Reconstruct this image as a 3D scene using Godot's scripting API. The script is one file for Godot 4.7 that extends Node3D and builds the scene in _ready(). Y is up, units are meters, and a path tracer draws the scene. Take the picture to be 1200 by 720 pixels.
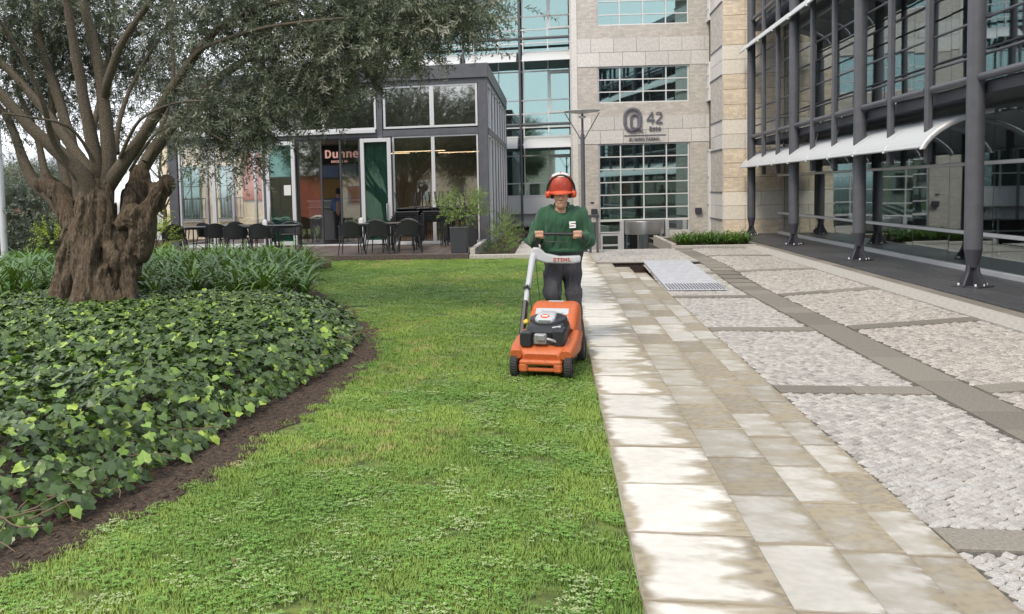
extends Node3D

var M := {}
var used := {}
var rng := RandomNumberGenerator.new()
var soil_poly := PackedVector2Array()
var ivy_poly := PackedVector2Array()
var noise := FastNoiseLite.new()

# ---------------------------------------------------------------- mesh builder
class MB:
	var v := PackedVector3Array()
	var n := PackedVector3Array()
	var t := PackedVector2Array()
	var c := PackedColorArray()
	var ix := PackedInt32Array()
	var col = null

	func vert(p: Vector3, nn: Vector3, uv := Vector2.ZERO) -> int:
		v.append(p)
		n.append(nn)
		t.append(uv)
		if col != null:
			c.append(col)
		return v.size() - 1

	func tri_i(a: int, b: int, d: int) -> void:
		var fn := (v[d] - v[a]).cross(v[b] - v[a])
		ix.append(a)
		if fn.dot(n[a] + n[b] + n[d]) >= 0.0:
			ix.append(b)
			ix.append(d)
		else:
			ix.append(d)
			ix.append(b)

	func tri(a: Vector3, b: Vector3, d: Vector3, nn: Vector3) -> void:
		var i := vert(a, nn)
		vert(b, nn)
		vert(d, nn)
		tri_i(i, i + 1, i + 2)

	func quad(a: Vector3, b: Vector3, e: Vector3, d: Vector3, nn := Vector3.ZERO, u := 1.0) -> MB:
		if nn == Vector3.ZERO:
			nn = (d - a).cross(b - a).normalized()
		if u < 0.0:      # worn edge: the colour of the middle of the stone
			var j := vert(a, nn, Vector2(0.5, 0.5))
			for q in [b, e, d]:
				vert(q, nn, Vector2(0.5, 0.5))
			tri_i(j, j + 1, j + 2)
			tri_i(j, j + 2, j + 3)
			return self
		var i := vert(a, nn, Vector2(0, u))
		vert(b, nn, Vector2(u, u))
		vert(e, nn, Vector2(u, 0))
		vert(d, nn, Vector2(0, 0))
		tri_i(i, i + 1, i + 2)
		tri_i(i, i + 2, i + 3)
		return self

	func box(o: Vector3, s: Vector3, bev := 0.0, B := Basis.IDENTITY) -> MB:
		var h := s * 0.5
		bev = minf(bev, minf(h.x, minf(h.y, h.z)) * 0.9)
		for ax in 3:
			var a := (ax + 1) % 3
			var b := (ax + 2) % 3
			for sg in [-1.0, 1.0]:
				var p := []
				for q in [[-1, -1], [1, -1], [1, 1], [-1, 1]]:
					var w := Vector3.ZERO
					w[ax] = sg * h[ax]
					w[a] = q[0] * (h[a] - bev)
					w[b] = q[1] * (h[b] - bev)
					p.append(o + B * w)
				var nn := Vector3.ZERO
				nn[ax] = sg
				quad(p[0], p[1], p[2], p[3], B * nn)
			if bev > 0.0:
				for sa in [-1.0, 1.0]:
					for sb in [-1.0, 1.0]:
						var p := []
						for q in [[0, -1], [0, 1], [1, 1], [1, -1]]:
							var w := Vector3.ZERO
							w[ax] = q[1] * (h[ax] - bev)
							w[a] = sa * (h[a] - bev * q[0])
							w[b] = sb * (h[b] - bev * (1 - q[0]))
							p.append(o + B * w)
						var nn := Vector3.ZERO
						nn[a] = sa
						nn[b] = sb
						quad(p[0], p[1], p[2], p[3], B * nn.normalized(), 0.02)
		if bev > 0.0:
			for sx in [-1.0, 1.0]:
				for sy in [-1.0, 1.0]:
					for sz in [-1.0, 1.0]:
						var g := Vector3(sx, sy, sz)
						tri(o + B * (g * Vector3(h.x, h.y - bev, h.z - bev)), o + B * (g * Vector3(h.x - bev, h.y, h.z - bev)), o + B * (g * Vector3(h.x - bev, h.y - bev, h.z)), B * g.normalized())
		return self

	func span(a: Vector3, b: Vector3, bev := 0.0) -> MB:   # box between two corners
		return box((a + b) * 0.5, (b - a).abs(), bev)

	func tube(pts: Array, rads: Array, sides := 8, caps := true, knobs := 0.0) -> MB:
		var first := v.size()
		var up := Vector3.ZERO
		for i in pts.size():
			var d: Vector3 = (pts[mini(i + 1, pts.size() - 1)] - pts[maxi(i - 1, 0)]).normalized()
			if up == Vector3.ZERO:
				up = d.cross(Vector3.RIGHT if absf(d.x) < 0.8 else Vector3.FORWARD).normalized()
			else:
				up = (up - d * up.dot(d)).normalized()
			var sd := d.cross(up)
			for k in sides + 1:
				var a := TAU * k / sides
				var nn := up * cos(a) + sd * sin(a)
				var rr: float = rads[i]
				if knobs > 0.0:
					rr *= 1.0 + knobs * sin(i * 1.7 + (k % sides) * 2.3) * 0.5 + knobs * sin(i * 0.9 - (k % sides) * 1.1) * 0.5
				vert(pts[i] + nn * rr, nn, Vector2(float(k) / sides, i))
		for i in pts.size() - 1:
			for k in sides:
				var p := first + i * (sides + 1) + k
				tri_i(p, p + 1, p + sides + 2)
				tri_i(p, p + sides + 2, p + sides + 1)
		if caps:
			for e in [0, pts.size() - 1]:
				var d: Vector3 = (pts[0] - pts[1]).normalized() if e == 0 else (pts[e] - pts[e - 1]).normalized()
				var m := vert(pts[e], d)
				for k in sides:
					vert(v[first + e * (sides + 1) + k], d)
				for k in sides:
					tri_i(m, m + 1 + k, m + 1 + (k + 1) % sides)
		return self

	func lathe(prof: Array, sides := 16, T := Transform3D.IDENTITY) -> MB:   # prof: Vector2(radius, height)
		var first := v.size()
		for i in prof.size():
			var a: Vector2 = prof[maxi(i - 1, 0)]
			var b: Vector2 = prof[mini(i + 1, prof.size() - 1)]
			var nr := Vector2(b.y - a.y, a.x - b.x).normalized()
			for k in sides + 1:
				var g := TAU * k / sides
				vert(T * Vector3(prof[i].x * cos(g), prof[i].y, prof[i].x * sin(g)), (T.basis * Vector3(nr.x * cos(g), nr.y, nr.x * sin(g))).normalized(), Vector2(float(k) / sides, i))
		for i in prof.size() - 1:
			for k in sides:
				var p := first + i * (sides + 1) + k
				tri_i(p, p + 1, p + sides + 2)
				tri_i(p, p + sides + 2, p + sides + 1)
		return self

	func prism(poly: PackedVector2Array, depth: float, T := Transform3D.IDENTITY) -> MB:   # extruded along local z
		var tr := Geometry2D.triangulate_polygon(poly)
		for sg in [-1.0, 1.0]:
			var f := v.size()
			for q in poly:
				vert(T * Vector3(q.x, q.y, sg * depth * 0.5), T.basis * Vector3(0, 0, sg), q)
			for i in range(0, tr.size(), 3):
				tri_i(f + tr[i], f + tr[i + 1], f + tr[i + 2])
		var ccw := 0.0
		for i in poly.size():
			ccw += poly[i].cross(poly[(i + 1) % poly.size()])
		for i in poly.size():
			var a := poly[i]
			var b := poly[(i + 1) % poly.size()]
			var e := (b - a).normalized()
			var nn := Vector3(e.y, -e.x, 0) * signf(ccw)
			quad(T * Vector3(a.x, a.y, -depth * 0.5), T * Vector3(b.x, b.y, -depth * 0.5), T * Vector3(b.x, b.y, depth * 0.5), T * Vector3(a.x, a.y, depth * 0.5), T.basis * nn)
		return self

	func loft(rings: Array, caps := true) -> MB:   # rings of equal size, closed
		var f := v.size()
		var m: int = rings[0].size()
		for i in rings.size():
			var mid := Vector3.ZERO
			for q in rings[i]:
				mid += q / m
			for k in m:
				var dv: Vector3 = rings[mini(i + 1, rings.size() - 1)][k] - rings[maxi(i - 1, 0)][k]
				var du: Vector3 = rings[i][(k + 1) % m] - rings[i][(k - 1 + m) % m]
				var nn := du.cross(dv).normalized()
				if nn.dot(rings[i][k] - mid) < 0.0:
					nn = -nn
				vert(rings[i][k], nn)
		for i in rings.size() - 1:
			for k in m:
				var a := f + i * m + k
				var b := f + i * m + (k + 1) % m
				tri_i(a, b, b + m)
				tri_i(a, b + m, a + m)
		if caps:
			for e in [0, rings.size() - 1]:
				var mid := Vector3.ZERO
				for q in rings[e]:
					mid += q / m
				var o := Vector3.ZERO
				for q in rings[1 if e == 0 else e - 1]:
					o += q / m
				var nn := (mid - o).normalized()
				var s := vert(mid, nn)
				for q in rings[e]:
					vert(q, nn)
				for k in m:
					tri_i(s, s + 1 + k, s + 1 + (k + 1) % m)
		return self

	func mesh() -> ArrayMesh:
		var a := []
		a.resize(Mesh.ARRAY_MAX)
		a[Mesh.ARRAY_VERTEX] = v
		a[Mesh.ARRAY_NORMAL] = n
		a[Mesh.ARRAY_TEX_UV] = t
		if c.size() == v.size() and c.size() > 0:
			a[Mesh.ARRAY_COLOR] = c
		a[Mesh.ARRAY_INDEX] = ix
		var m := ArrayMesh.new()
		m.add_surface_from_arrays(Mesh.PRIMITIVE_TRIANGLES, a)
		return m


func mb() -> MB:
	return MB.new()

func V(x: float, y: float, z: float) -> Vector3:
	return Vector3(x, y, z)

func rr_ring(x: float, y: float, w: float, h: float, r: float, z: float, k := 3) -> Array:   # rounded rectangle in the xy plane
	var a := []
	for q in [[1, 1, 0.0], [-1, 1, PI / 2], [-1, -1, PI], [1, -1, 1.5 * PI]]:
		for i in k + 1:
			var g: float = q[2] + PI / 2 * i / k
			a.append(Vector3(x + q[0] * (w / 2 - r) + r * cos(g), y + q[1] * (h / 2 - r) + r * sin(g), z))
	return a

# tapered capsules joined with a smooth minimum, meshed as surface nets
func sdf(bones: Array, cell: float, k: float, rough := 0.0, freq := 3.0, cuts: Array = []) -> ArrayMesh:
	var lo := Vector3(1e9, 1e9, 1e9)
	var hi := -lo
	for b in bones:
		var r: float = maxf(b[2], b[3]) + k * 3.0 + cell * 2.0
		for e in [b[0], b[1]]:
			lo = lo.min(e - Vector3(r, r, r))
			hi = hi.max(e + Vector3(r, r, r))
	var nx := int((hi.x - lo.x) / cell) + 2
	var ny := int((hi.y - lo.y) / cell) + 2
	var nz := int((hi.z - lo.z) / cell) + 2
	var f := PackedFloat32Array()
	f.resize(nx * ny * nz)
	for b in bones:
		var a: Vector3 = b[0]
		var ba: Vector3 = b[1] - a
		var ra: float = b[2]
		var rb: float = b[3]
		var bb := maxf(ba.length_squared(), 1e-9)
		var r := maxf(ra, rb) + k * 3.0
		var l: Vector3 = (a.min(b[1]) - Vector3(r, r, r) - lo) / cell
		var h: Vector3 = (a.max(b[1]) + Vector3(r, r, r) - lo) / cell
		var sq: float = b[4] if b.size() > 4 else 1.0   # front-to-back stretch
		for z in range(maxi(0, int(l.z)), mini(nz, int(h.z) + 2)):
			for y in range(maxi(0, int(l.y)), mini(ny, int(h.y) + 2)):
				for x in range(maxi(0, int(l.x)), mini(nx, int(h.x) + 2)):
					var p := lo + Vector3(x, y, z) * cell - a
					var tt := clampf(p.dot(ba) / bb, 0.0, 1.0)
					p -= ba * tt
					p.z /= sq
					var d := p.length() - ra - (rb - ra) * tt
					if d < k * 4.0:
						f[(z * ny + y) * nx + x] += exp(-d / k)
	for i in f.size():
		f[i] = -k * log(maxf(f[i], 1e-7)) if f[i] > 0.0 else k * 16.0
	if rough > 0.0 or cuts.size():
		for z in nz:
			for y in ny:
				for x in nx:
					var i := (z * ny + y) * nx + x
					if absf(f[i]) < cell * 4.0 + rough:
						var p := lo + Vector3(x, y, z) * cell
						if rough > 0.0:
							f[i] += rough * (0.32 - absf(noise.get_noise_3d(p.x * freq * 100.0 + 20.0 * sin(p.y * 3.0), p.y * freq * 22.0, p.z * freq * 100.0)) * 1.9)
					if f[i] < cell * 3.0:
						for q in cuts:
							f[i] = maxf(f[i], q.distance_to(lo + Vector3(x, y, z) * cell))
	var m := MB.new()
	var at := {}
	var off := [0, 1, nx, nx + 1, nx * ny, nx * ny + 1, nx * ny + nx, nx * ny + nx + 1]
	for z in nz - 1:
		for y in ny - 1:
			for x in nx - 1:
				var i := (z * ny + y) * nx + x
				var neg := 0
				for o in off:
					if f[i + o] < 0.0:
						neg += 1
				if neg == 0 or neg == 8:
					continue
				var sum := Vector3.ZERO
				var cnt := 0
				for e in 12:
					var c0: int
					var c1: int
					if e < 4:
						c0 = e * 2
						c1 = c0 + 1
					elif e < 8:
						c0 = (e - 4) % 2 + ((e - 4) / 2) * 4
						c1 = c0 + 2
					else:
						c0 = e - 8
						c1 = c0 + 4
					var f0 := f[i + off[c0]]
					var f1 := f[i + off[c1]]
					if (f0 < 0.0) != (f1 < 0.0):
						var q0 := Vector3(c0 & 1, (c0 >> 1) & 1, c0 >> 2)
						var q1 := Vector3(c1 & 1, (c1 >> 1) & 1, c1 >> 2)
						sum += q0.lerp(q1, f0 / (f0 - f1))
						cnt += 1
				var g := Vector3(f[i + 1] + f[i + off[3]] + f[i + off[5]] + f[i + off[7]] - f[i] - f[i + off[2]] - f[i + off[4]] - f[i + off[6]],
					f[i + off[2]] + f[i + off[3]] + f[i + off[6]] + f[i + off[7]] - f[i] - f[i + 1] - f[i + off[4]] - f[i + off[5]],
					f[i + off[4]] + f[i + off[5]] + f[i + off[6]] + f[i + off[7]] - f[i] - f[i + 1] - f[i + off[2]] - f[i + off[3]])
				at[i] = m.vert(lo + (Vector3(x, y, z) + sum / cnt) * cell, g.normalized())
	for z in range(1, nz - 1):
		for y in range(1, ny - 1):
			for x in range(1, nx - 1):
				var i := (z * ny + y) * nx + x
				var s := f[i] < 0.0
				for ax in 3:
					var st: int = [1, nx, nx * ny][ax]
					if s == (f[i + st] < 0.0):
						continue
					var u: int = [nx, nx * ny, 1][ax]
					var w: int = [nx * ny, 1, nx][ax]
					if at.has(i) and at.has(i - u) and at.has(i - w) and at.has(i - u - w):
						m.tri_i(at[i], at[i - u], at[i - u - w])
						m.tri_i(at[i], at[i - u - w], at[i - w])
	return m.mesh()

# ---------------------------------------------------------------- things and parts
func numbered(called: String) -> String:
	var k: int = used.get(called, 0)
	used[called] = k + 1
	return called if k == 0 else "%s_%03d" % [called, k]

func tag(o: Node, label: String, category: String, group := "") -> Node:
	o.set_meta("label", label)
	o.set_meta("category", category)
	if group:
		o.set_meta("group", group)
	return o

func thing(called: String, label: String, category: String, at := Vector3.ZERO, turn := 0.0, group := "") -> Node3D:
	var o := Node3D.new()
	o.name = numbered(called)
	add_child(o)
	o.position = at
	o.rotation.y = turn
	tag(o, label, category, group)
	return o

func setting(called: String, at := Vector3.ZERO) -> Node3D:
	var o := Node3D.new()
	o.name = numbered(called)
	add_child(o)
	o.position = at
	o.set_meta("kind", "structure")
	return o

func part(parent: Node, called: String, shape, m: Material, at := Vector3.ZERO, B := Basis.IDENTITY) -> MeshInstance3D:
	var o := MeshInstance3D.new()
	o.name = called
	o.mesh = shape.mesh() if shape is MB else shape
	o.material_override = m
	o.transform = Transform3D(B, at)
	parent.add_child(o, true)
	return o

func copy_thing(src: Node3D, base: String, at: Vector3, turn := 0.0, label := "", group := "") -> Node3D:
	var r := src.duplicate() as Node3D
	r.name = numbered(base)
	add_child(r)
	r.position = at
	r.rotation.y = turn
	if label:
		r.set_meta("label", label)
	if group:
		r.set_meta("group", group)
	return r

func many(parent: Node, called: String, shape, m: Material, xf: Array, cols: Array = []) -> MultiMeshInstance3D:
	var mm := MultiMesh.new()
	mm.transform_format = MultiMesh.TRANSFORM_3D
	mm.use_colors = cols.size() > 0
	mm.mesh = shape.mesh() if shape is MB else shape
	mm.instance_count = xf.size()
	for i in xf.size():
		mm.set_instance_transform(i, xf[i])
		if cols.size() > 0:
			mm.set_instance_color(i, cols[i])
	var o := MultiMeshInstance3D.new()
	o.name = called
	o.multimesh = mm
	o.material_override = m
	o.set_meta("kind", "stuff")
	parent.add_child(o, true)
	return o

# ---------------------------------------------------------------- materials (base colours given as linear values)
func lin(r: float, g: float, b: float, a := 1.0) -> Color:
	var c := Color(r, g, b).linear_to_srgb()
	c.a = a
	return c

func mat(called: String, c: Color, rough := 0.6, metal := 0.0) -> StandardMaterial3D:
	var m := StandardMaterial3D.new()
	m.resource_name = called
	m.albedo_color = c
	m.roughness = rough
	m.metallic = metal
	m.cull_mode = BaseMaterial3D.CULL_DISABLED
	M[called] = m
	return m

func noise_tex(size: int, freq: float, stops: Array, sd: int, octaves := 4, kind := FastNoiseLite.TYPE_SIMPLEX_SMOOTH) -> NoiseTexture2D:
	var f := FastNoiseLite.new()
	f.seed = sd
	f.frequency = freq
	f.noise_type = kind
	f.fractal_octaves = octaves
	f.fractal_gain = 0.6
	var g := Gradient.new()
	var off := PackedFloat32Array()
	var cc := PackedColorArray()
	for s in stops:
		off.append(s[0])
		cc.append(s[1])
	g.offsets = off
	g.colors = cc
	var t := NoiseTexture2D.new()
	t.width = size
	t.height = size
	t.seamless = true
	t.noise = f
	t.color_ramp = g
	return t

var grey_noise := {}
func bump(m: StandardMaterial3D, freq: float, cm: float, sd: int) -> void:
	var key := "%f %d" % [freq, sd]
	if not grey_noise.has(key):
		grey_noise[key] = noise_tex(512, freq, [[0.0, Color.BLACK], [1.0, Color.WHITE]], sd)
	m.heightmap_enabled = true
	m.heightmap_texture = grey_noise[key]
	m.heightmap_scale = cm

func speckled(called: String, c1: Color, c2: Color, tile: float, rough := 0.8, freq := 0.02, cm := 0.0, sd := 1, sharp := 0.25) -> StandardMaterial3D:
	var m := mat(called, Color.WHITE, rough)
	m.albedo_texture = noise_tex(512, freq, [[0.5 - sharp, c1], [0.5 + sharp, c2]], sd)
	m.uv1_triplanar = true
	m.uv1_world_triplanar = true
	m.uv1_scale = Vector3.ONE / tile
	if cm > 0.0:
		bump(m, freq * 2.0, cm, sd)
	return m

func coated_glass(called: String, c: Color, share: float, rough := 0.02) -> StandardMaterial3D:   # a mirror coating of the given share on clear glass
	var m := mat(called, c, rough, 1.0)
	m.albedo_color.a = share
	m.transparency = BaseMaterial3D.TRANSPARENCY_ALPHA
	var im := Image.create(2, 2, false, Image.FORMAT_RGBA8)
	im.fill(Color.WHITE)
	m.albedo_texture = ImageTexture.create_from_image(im)
	return m

func leafy(m: StandardMaterial3D, through: Color) -> StandardMaterial3D:
	m.backlight_enabled = true
	m.backlight = through
	return m

func text(parent: Node, called: String, s: String, cap: float, depth: float, m: Material, at: Vector3, B := Basis.IDENTITY, bold := false, serif := false) -> MeshInstance3D:
	var f := SystemFont.new()
	f.font_names = PackedStringArray(["Droid Serif" if serif else "Droid Sans"])
	f.font_weight = 700 if bold else 400
	var tm := TextMesh.new()
	tm.text = s
	tm.font = f
	tm.font_size = 64
	tm.pixel_size = cap / (64.0 * 0.714)
	tm.depth = depth
	tm.curve_step = 3.0
	return part(parent, called, tm, m, at, B)

func setup() -> void:
	var cam := Camera3D.new()
	cam.name = "camera"
	add_child(cam)
	cam.position = V(0, 1.6, 0)
	cam.rotation_order = EULER_ORDER_YXZ
	cam.rotation = V(-0.067, atan(0.16), -0.026)
	cam.projection = Camera3D.PROJECTION_FRUSTUM      # a shifted lens: level horizon high in the frame
	cam.near = 0.1
	cam.far = 600.0
	cam.size = 0.1 * 0.72
	cam.frustum_offset = Vector2(0.1 * 0.110, -0.1 * 0.067)
	cam.current = true
	var env := Environment.new()
	var sky := Sky.new()
	var ps := ProceduralSkyMaterial.new()
	ps.sky_top_color = Color(0.86, 0.885, 0.92)
	ps.sky_horizon_color = Color(0.93, 0.94, 0.95)
	ps.sky_curve = 0.2
	ps.ground_bottom_color = Color(0.35, 0.34, 0.32)
	ps.ground_horizon_color = Color(0.6, 0.6, 0.6)
	ps.sky_energy_multiplier = 1.0
	ps.sun_angle_max = 1.0
	sky.sky_material = ps
	env.background_mode = Environment.BG_SKY
	env.sky = sky
	env.tonemap_mode = Environment.TONE_MAPPER_LINEAR
	env.tonemap_exposure = 1.9
	env.sdfgi_enabled = true
	env.ssao_enabled = true
	env.ssil_enabled = true
	var we := WorldEnvironment.new()
	we.name = "environment"
	we.environment = env
	add_child(we)
	var sun := DirectionalLight3D.new()
	sun.name = "sun"
	sun.light_energy = 0.5
	sun.light_color = Color(1.0, 0.95, 0.88)
	sun.light_angular_distance = 18.0
	sun.shadow_enabled = true
	add_child(sun)
	sun.look_at_from_position(Vector3.ZERO, V(0.32, -0.78, -0.58), Vector3.UP)


func materials() -> void:
	var m: StandardMaterial3D
	speckled("grey_paint", lin(0.082, 0.085, 0.1), lin(0.096, 0.1, 0.118), 1.5, 0.42, 0.01, 0.0, 91)
	mat("dark_paint", lin(0.045, 0.047, 0.06), 0.45)
	mat("white_paint", lin(0.62, 0.63, 0.645), 0.4)
	mat("awning_white", lin(0.5, 0.52, 0.54), 0.5)
	mat("aluminium", lin(0.62, 0.63, 0.66), 0.38, 0.35)
	mat("steel", lin(0.55, 0.56, 0.58), 0.3, 0.85)
	mat("black_plastic", lin(0.016, 0.017, 0.021), 0.45)
	mat("black_metal", lin(0.022, 0.023, 0.028), 0.4)
	mat("rubber", lin(0.03, 0.03, 0.03), 0.85)
	mat("dark_interior", lin(0.25, 0.245, 0.235), 0.9)
	mat("mid_interior", lin(0.3, 0.3, 0.29), 0.9)
	mat("letter_grey", lin(0.13, 0.13, 0.16), 0.5)
	coated_glass("teal_glass", lin(0.4, 0.56, 0.55), 0.58)
	coated_glass("dark_glass", lin(0.5, 0.58, 0.6), 0.45)
	coated_glass("cafe_glass", lin(0.75, 0.75, 0.72), 0.34)
	coated_glass("clear_glass", lin(0.8, 0.8, 0.8), 0.12)
	coated_glass("green_glass", lin(0.3, 0.5, 0.45), 0.22)
	mat("green_backing", lin(0.01, 0.055, 0.042), 0.3)
	mat("sign_black", lin(0.012, 0.01, 0.012), 0.5)
	m = mat("sign_pink", lin(0.75, 0.42, 0.36), 0.5)
	m.emission_enabled = true
	m.emission = lin(0.75, 0.42, 0.36)
	m.emission_energy_multiplier = 0.35
	m = mat("menu_screen", lin(0.01, 0.015, 0.025), 0.3)
	m.emission_enabled = true
	m.emission = lin(0.02, 0.03, 0.05)
	m.emission_energy_multiplier = 0.4
	m = mat("lamp_glow", lin(0.8, 0.7, 0.5), 0.5)
	m.emission_enabled = true
	m.emission = lin(1.0, 0.72, 0.42)
	m.emission_energy_multiplier = 1.6
	mat("green_frame", lin(0.1, 0.2, 0.18), 0.5)
	mat("wood_yellow", lin(0.42, 0.25, 0.08), 0.6)
	mat("table_top", lin(0.06, 0.06, 0.065), 0.3)
	speckled("ground", lin(0.2, 0.19, 0.18), lin(0.28, 0.27, 0.25), 3.0, 0.9, 0.01)
	speckled("mortar", lin(0.07, 0.065, 0.058), lin(0.14, 0.13, 0.115), 0.8, 0.95, 0.03)
	speckled("kerb_stone", lin(0.36, 0.34, 0.315), lin(0.47, 0.45, 0.42), 0.7, 0.85, 0.02, 0.15, 3)
	for i in 3:
		var k: float = [1.0, 0.86, 1.15][i]
		speckled("band_stone_%d" % i, lin(0.175 * k, 0.158 * k, 0.134 * k), lin(0.245 * k, 0.224 * k, 0.194 * k), 0.5, 0.75, 0.03, 0.1, 5 + i)
		speckled("basalt_%d" % i, lin(0.05 * k, 0.05 * k, 0.055 * k), lin(0.085 * k, 0.084 * k, 0.09 * k), 0.9, 0.42, 0.015, 0.05, 15 + i)
		speckled("plank_%d" % i, lin(0.075 * k, 0.056 * k, 0.052 * k), lin(0.13 * k, 0.1 * k, 0.092 * k), 0.7, 0.5, 0.02, 0.08, 25 + i)
	for i in 4:
		var k: float = [1.0, 0.9, 1.08, 0.96][i]
		speckled("limestone_%d" % i, lin(0.56 * k, 0.54 * k, 0.52 * k), lin(0.66 * k, 0.64 * k, 0.62 * k), 0.9, 0.85, 0.012, 0.05, 35 + i)
		speckled("tan_panel_%d" % i, lin(0.7 * k, 0.65 * k, 0.57 * k), lin(0.77 * k, 0.73 * k, 0.66 * k), 0.9, 0.85, 0.012, 0.05, 45 + i)
	# split stone: thin rough courses, too fine to pick apart at this distance
	for a in [["split_grey", 0.52, 0.485, 0.45], ["split_tan", 0.72, 0.62, 0.49]]:
		m = mat(a[0], Color.WHITE, 0.9)
		m.albedo_texture = courses(a[1], a[2], a[3], 7 if a[0] == "split_grey" else 8, a[0] == "split_grey")
		m.uv1_triplanar = true
		m.uv1_world_triplanar = true
		m.uv1_scale = Vector3.ONE / 2.2
		bump(m, 0.06, 0.8, 9)
	speckled("cream_render", lin(0.62, 0.54, 0.4), lin(0.7, 0.62, 0.47), 3.0, 0.9, 0.008, 0.0, 51)
	speckled("terracotta_render", lin(0.36, 0.1, 0.06), lin(0.43, 0.13, 0.075), 3.0, 0.9, 0.008, 0.0, 52)
	speckled("soil", lin(0.04, 0.026, 0.018), lin(0.115, 0.076, 0.05), 0.7, 0.95, 0.03, 2.5, 53)
	m = speckled("lawn_base", lin(0.05, 0.07, 0.016), lin(0.13, 0.17, 0.036), 1.6, 0.95, 0.02, 1.5, 54)
	m = speckled("bark", lin(0.055, 0.042, 0.03), lin(0.18, 0.145, 0.105), 0.6, 0.92, 0.02, 1.6, 55, 0.3)
	m.albedo_texture = noise_tex(512, 0.02, [[0.22, lin(0.04, 0.027, 0.018)], [0.48, lin(0.09, 0.063, 0.04)], [0.64, lin(0.12, 0.09, 0.06)], [0.8, lin(0.165, 0.15, 0.122)]], 55, 5)
	m.uv1_scale = V(1.0 / 0.42, 1.0 / 1.5, 1.0 / 0.42)
	speckled("limb_bark", lin(0.075, 0.062, 0.044), lin(0.18, 0.152, 0.112), 0.35, 0.9, 0.02, 1.2, 56)
	speckled("rock", lin(0.16, 0.12, 0.08), lin(0.28, 0.22, 0.16), 0.5, 0.9, 0.02, 1.5, 57)
	speckled("rust_panel", lin(0.03, 0.018, 0.017), lin(0.055, 0.032, 0.03), 0.8, 0.8, 0.02, 0.0, 58)
	speckled("galvanised", lin(0.46, 0.47, 0.51), lin(0.58, 0.59, 0.63), 1.2, 0.5, 0.01, 0.0, 59)
	M.galvanised.metallic = 0.3
	for i in 3:
		speckled("cobble_%d" % i, lin(0.335, 0.325, 0.315), lin(0.52, 0.508, 0.492), 0.23, 0.8, 0.02, 0.25, 61 + i)
		M["cobble_%d" % i].vertex_color_use_as_albedo = true

# courses of split stone, given as linear values
func courses(r: float, g: float, b: float, sd: int, pitted: bool) -> ImageTexture:
	var s := 512
	var im := Image.create(s, s, false, Image.FORMAT_RGBA8)
	var f := FastNoiseLite.new()
	f.seed = sd
	f.frequency = 0.02
	var f2 := FastNoiseLite.new()
	f2.seed = sd + 3
	f2.frequency = 0.09
	var rn := RandomNumberGenerator.new()
	rn.seed = sd
	var rows := 32
	var hh := s / rows
	for row in rows:
		var x := 0
		var start := rn.randi_range(0, 40)
		while x < s:
			var w := rn.randi_range(26, 70)
			var k := rn.randf_range(0.86, 1.1)
			for xx in range(x, mini(x + w, s)):
				for yy in hh:
					var px := (xx + start) % s
					var py := row * hh + yy
					var q := k * (1.0 + 0.1 * f.get_noise_2d(px, py) + 0.12 * f2.get_noise_2d(px, py))
					if yy == 0 or xx == x:
						q *= 0.72
					if pitted and f2.get_noise_2d(px * 1.3 + 400.0, py * 2.2) > 0.4 and f.get_noise_2d(px, py + 900.0) > -0.12:
						q *= 0.6
					im.set_pixel(px, py, lin(clampf(r * q, 0, 1), clampf(g * q, 0, 1), clampf(b * q, 0, 1)))
			x += w
	return ImageTexture.create_from_image(im)

const PITCH := 0.675
const EDGES := [0.32, 0.855, 1.29, 1.72, 2.14]
const RISE := 0.14

func seen(p: Vector3) -> Vector3:      # pixel of the 1200 x 720 frame, and depth, used only to choose which pieces show largest
	var B := Basis.from_euler(V(-0.067, atan(0.16), -0.026), EULER_ORDER_YXZ)
	var q := B.inverse() * (p - V(0, 1.6, 0))
	return V(490.0 + 1000.0 * q.x / -q.z, 293.0 - 1000.0 * q.y / -q.z, -q.z)

func plaza_y(x: float, z: float) -> float:
	var y := -0.43 + 0.075 * clampf(x - 3.75, 0.0, 2.5)
	return y + 0.14 * smoothstep(17.2, 21.8, -z) * (1.0 - smoothstep(4.0, 6.0, x))

func grid(x0: float, x1: float, z0: float, z1: float, nx: int, nz: int, paved: bool) -> MB:
	var m := mb()
	for j in nz + 1:
		for i in nx + 1:
			var x := lerpf(x0, x1, float(i) / nx)
			var z := lerpf(z0, z1, float(j) / nz)
			var y := sheet_y(x, z, paved)
			var nn := V(y - sheet_y(x + 0.05, z, paved), 0.05, y - sheet_y(x, z + 0.05, paved)).normalized()
			m.vert(V(x, y, z), nn, Vector2(x, z))
	for j in nz:
		for i in nx:
			var a := j * (nx + 1) + i
			m.tri_i(a, a + 1, a + nx + 2)
			m.tri_i(a, a + nx + 2, a + nx + 1)
	return m

func sheet_y(x: float, z: float, paved: bool) -> float:
	return plaza_y(x, z) - 0.018 if paved else lawn_y(x, z)

func lawn_y(x: float, z: float) -> float:
	return -0.036 + 0.005 * noise.get_noise_2d(x * 60.0, z * 60.0)

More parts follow.
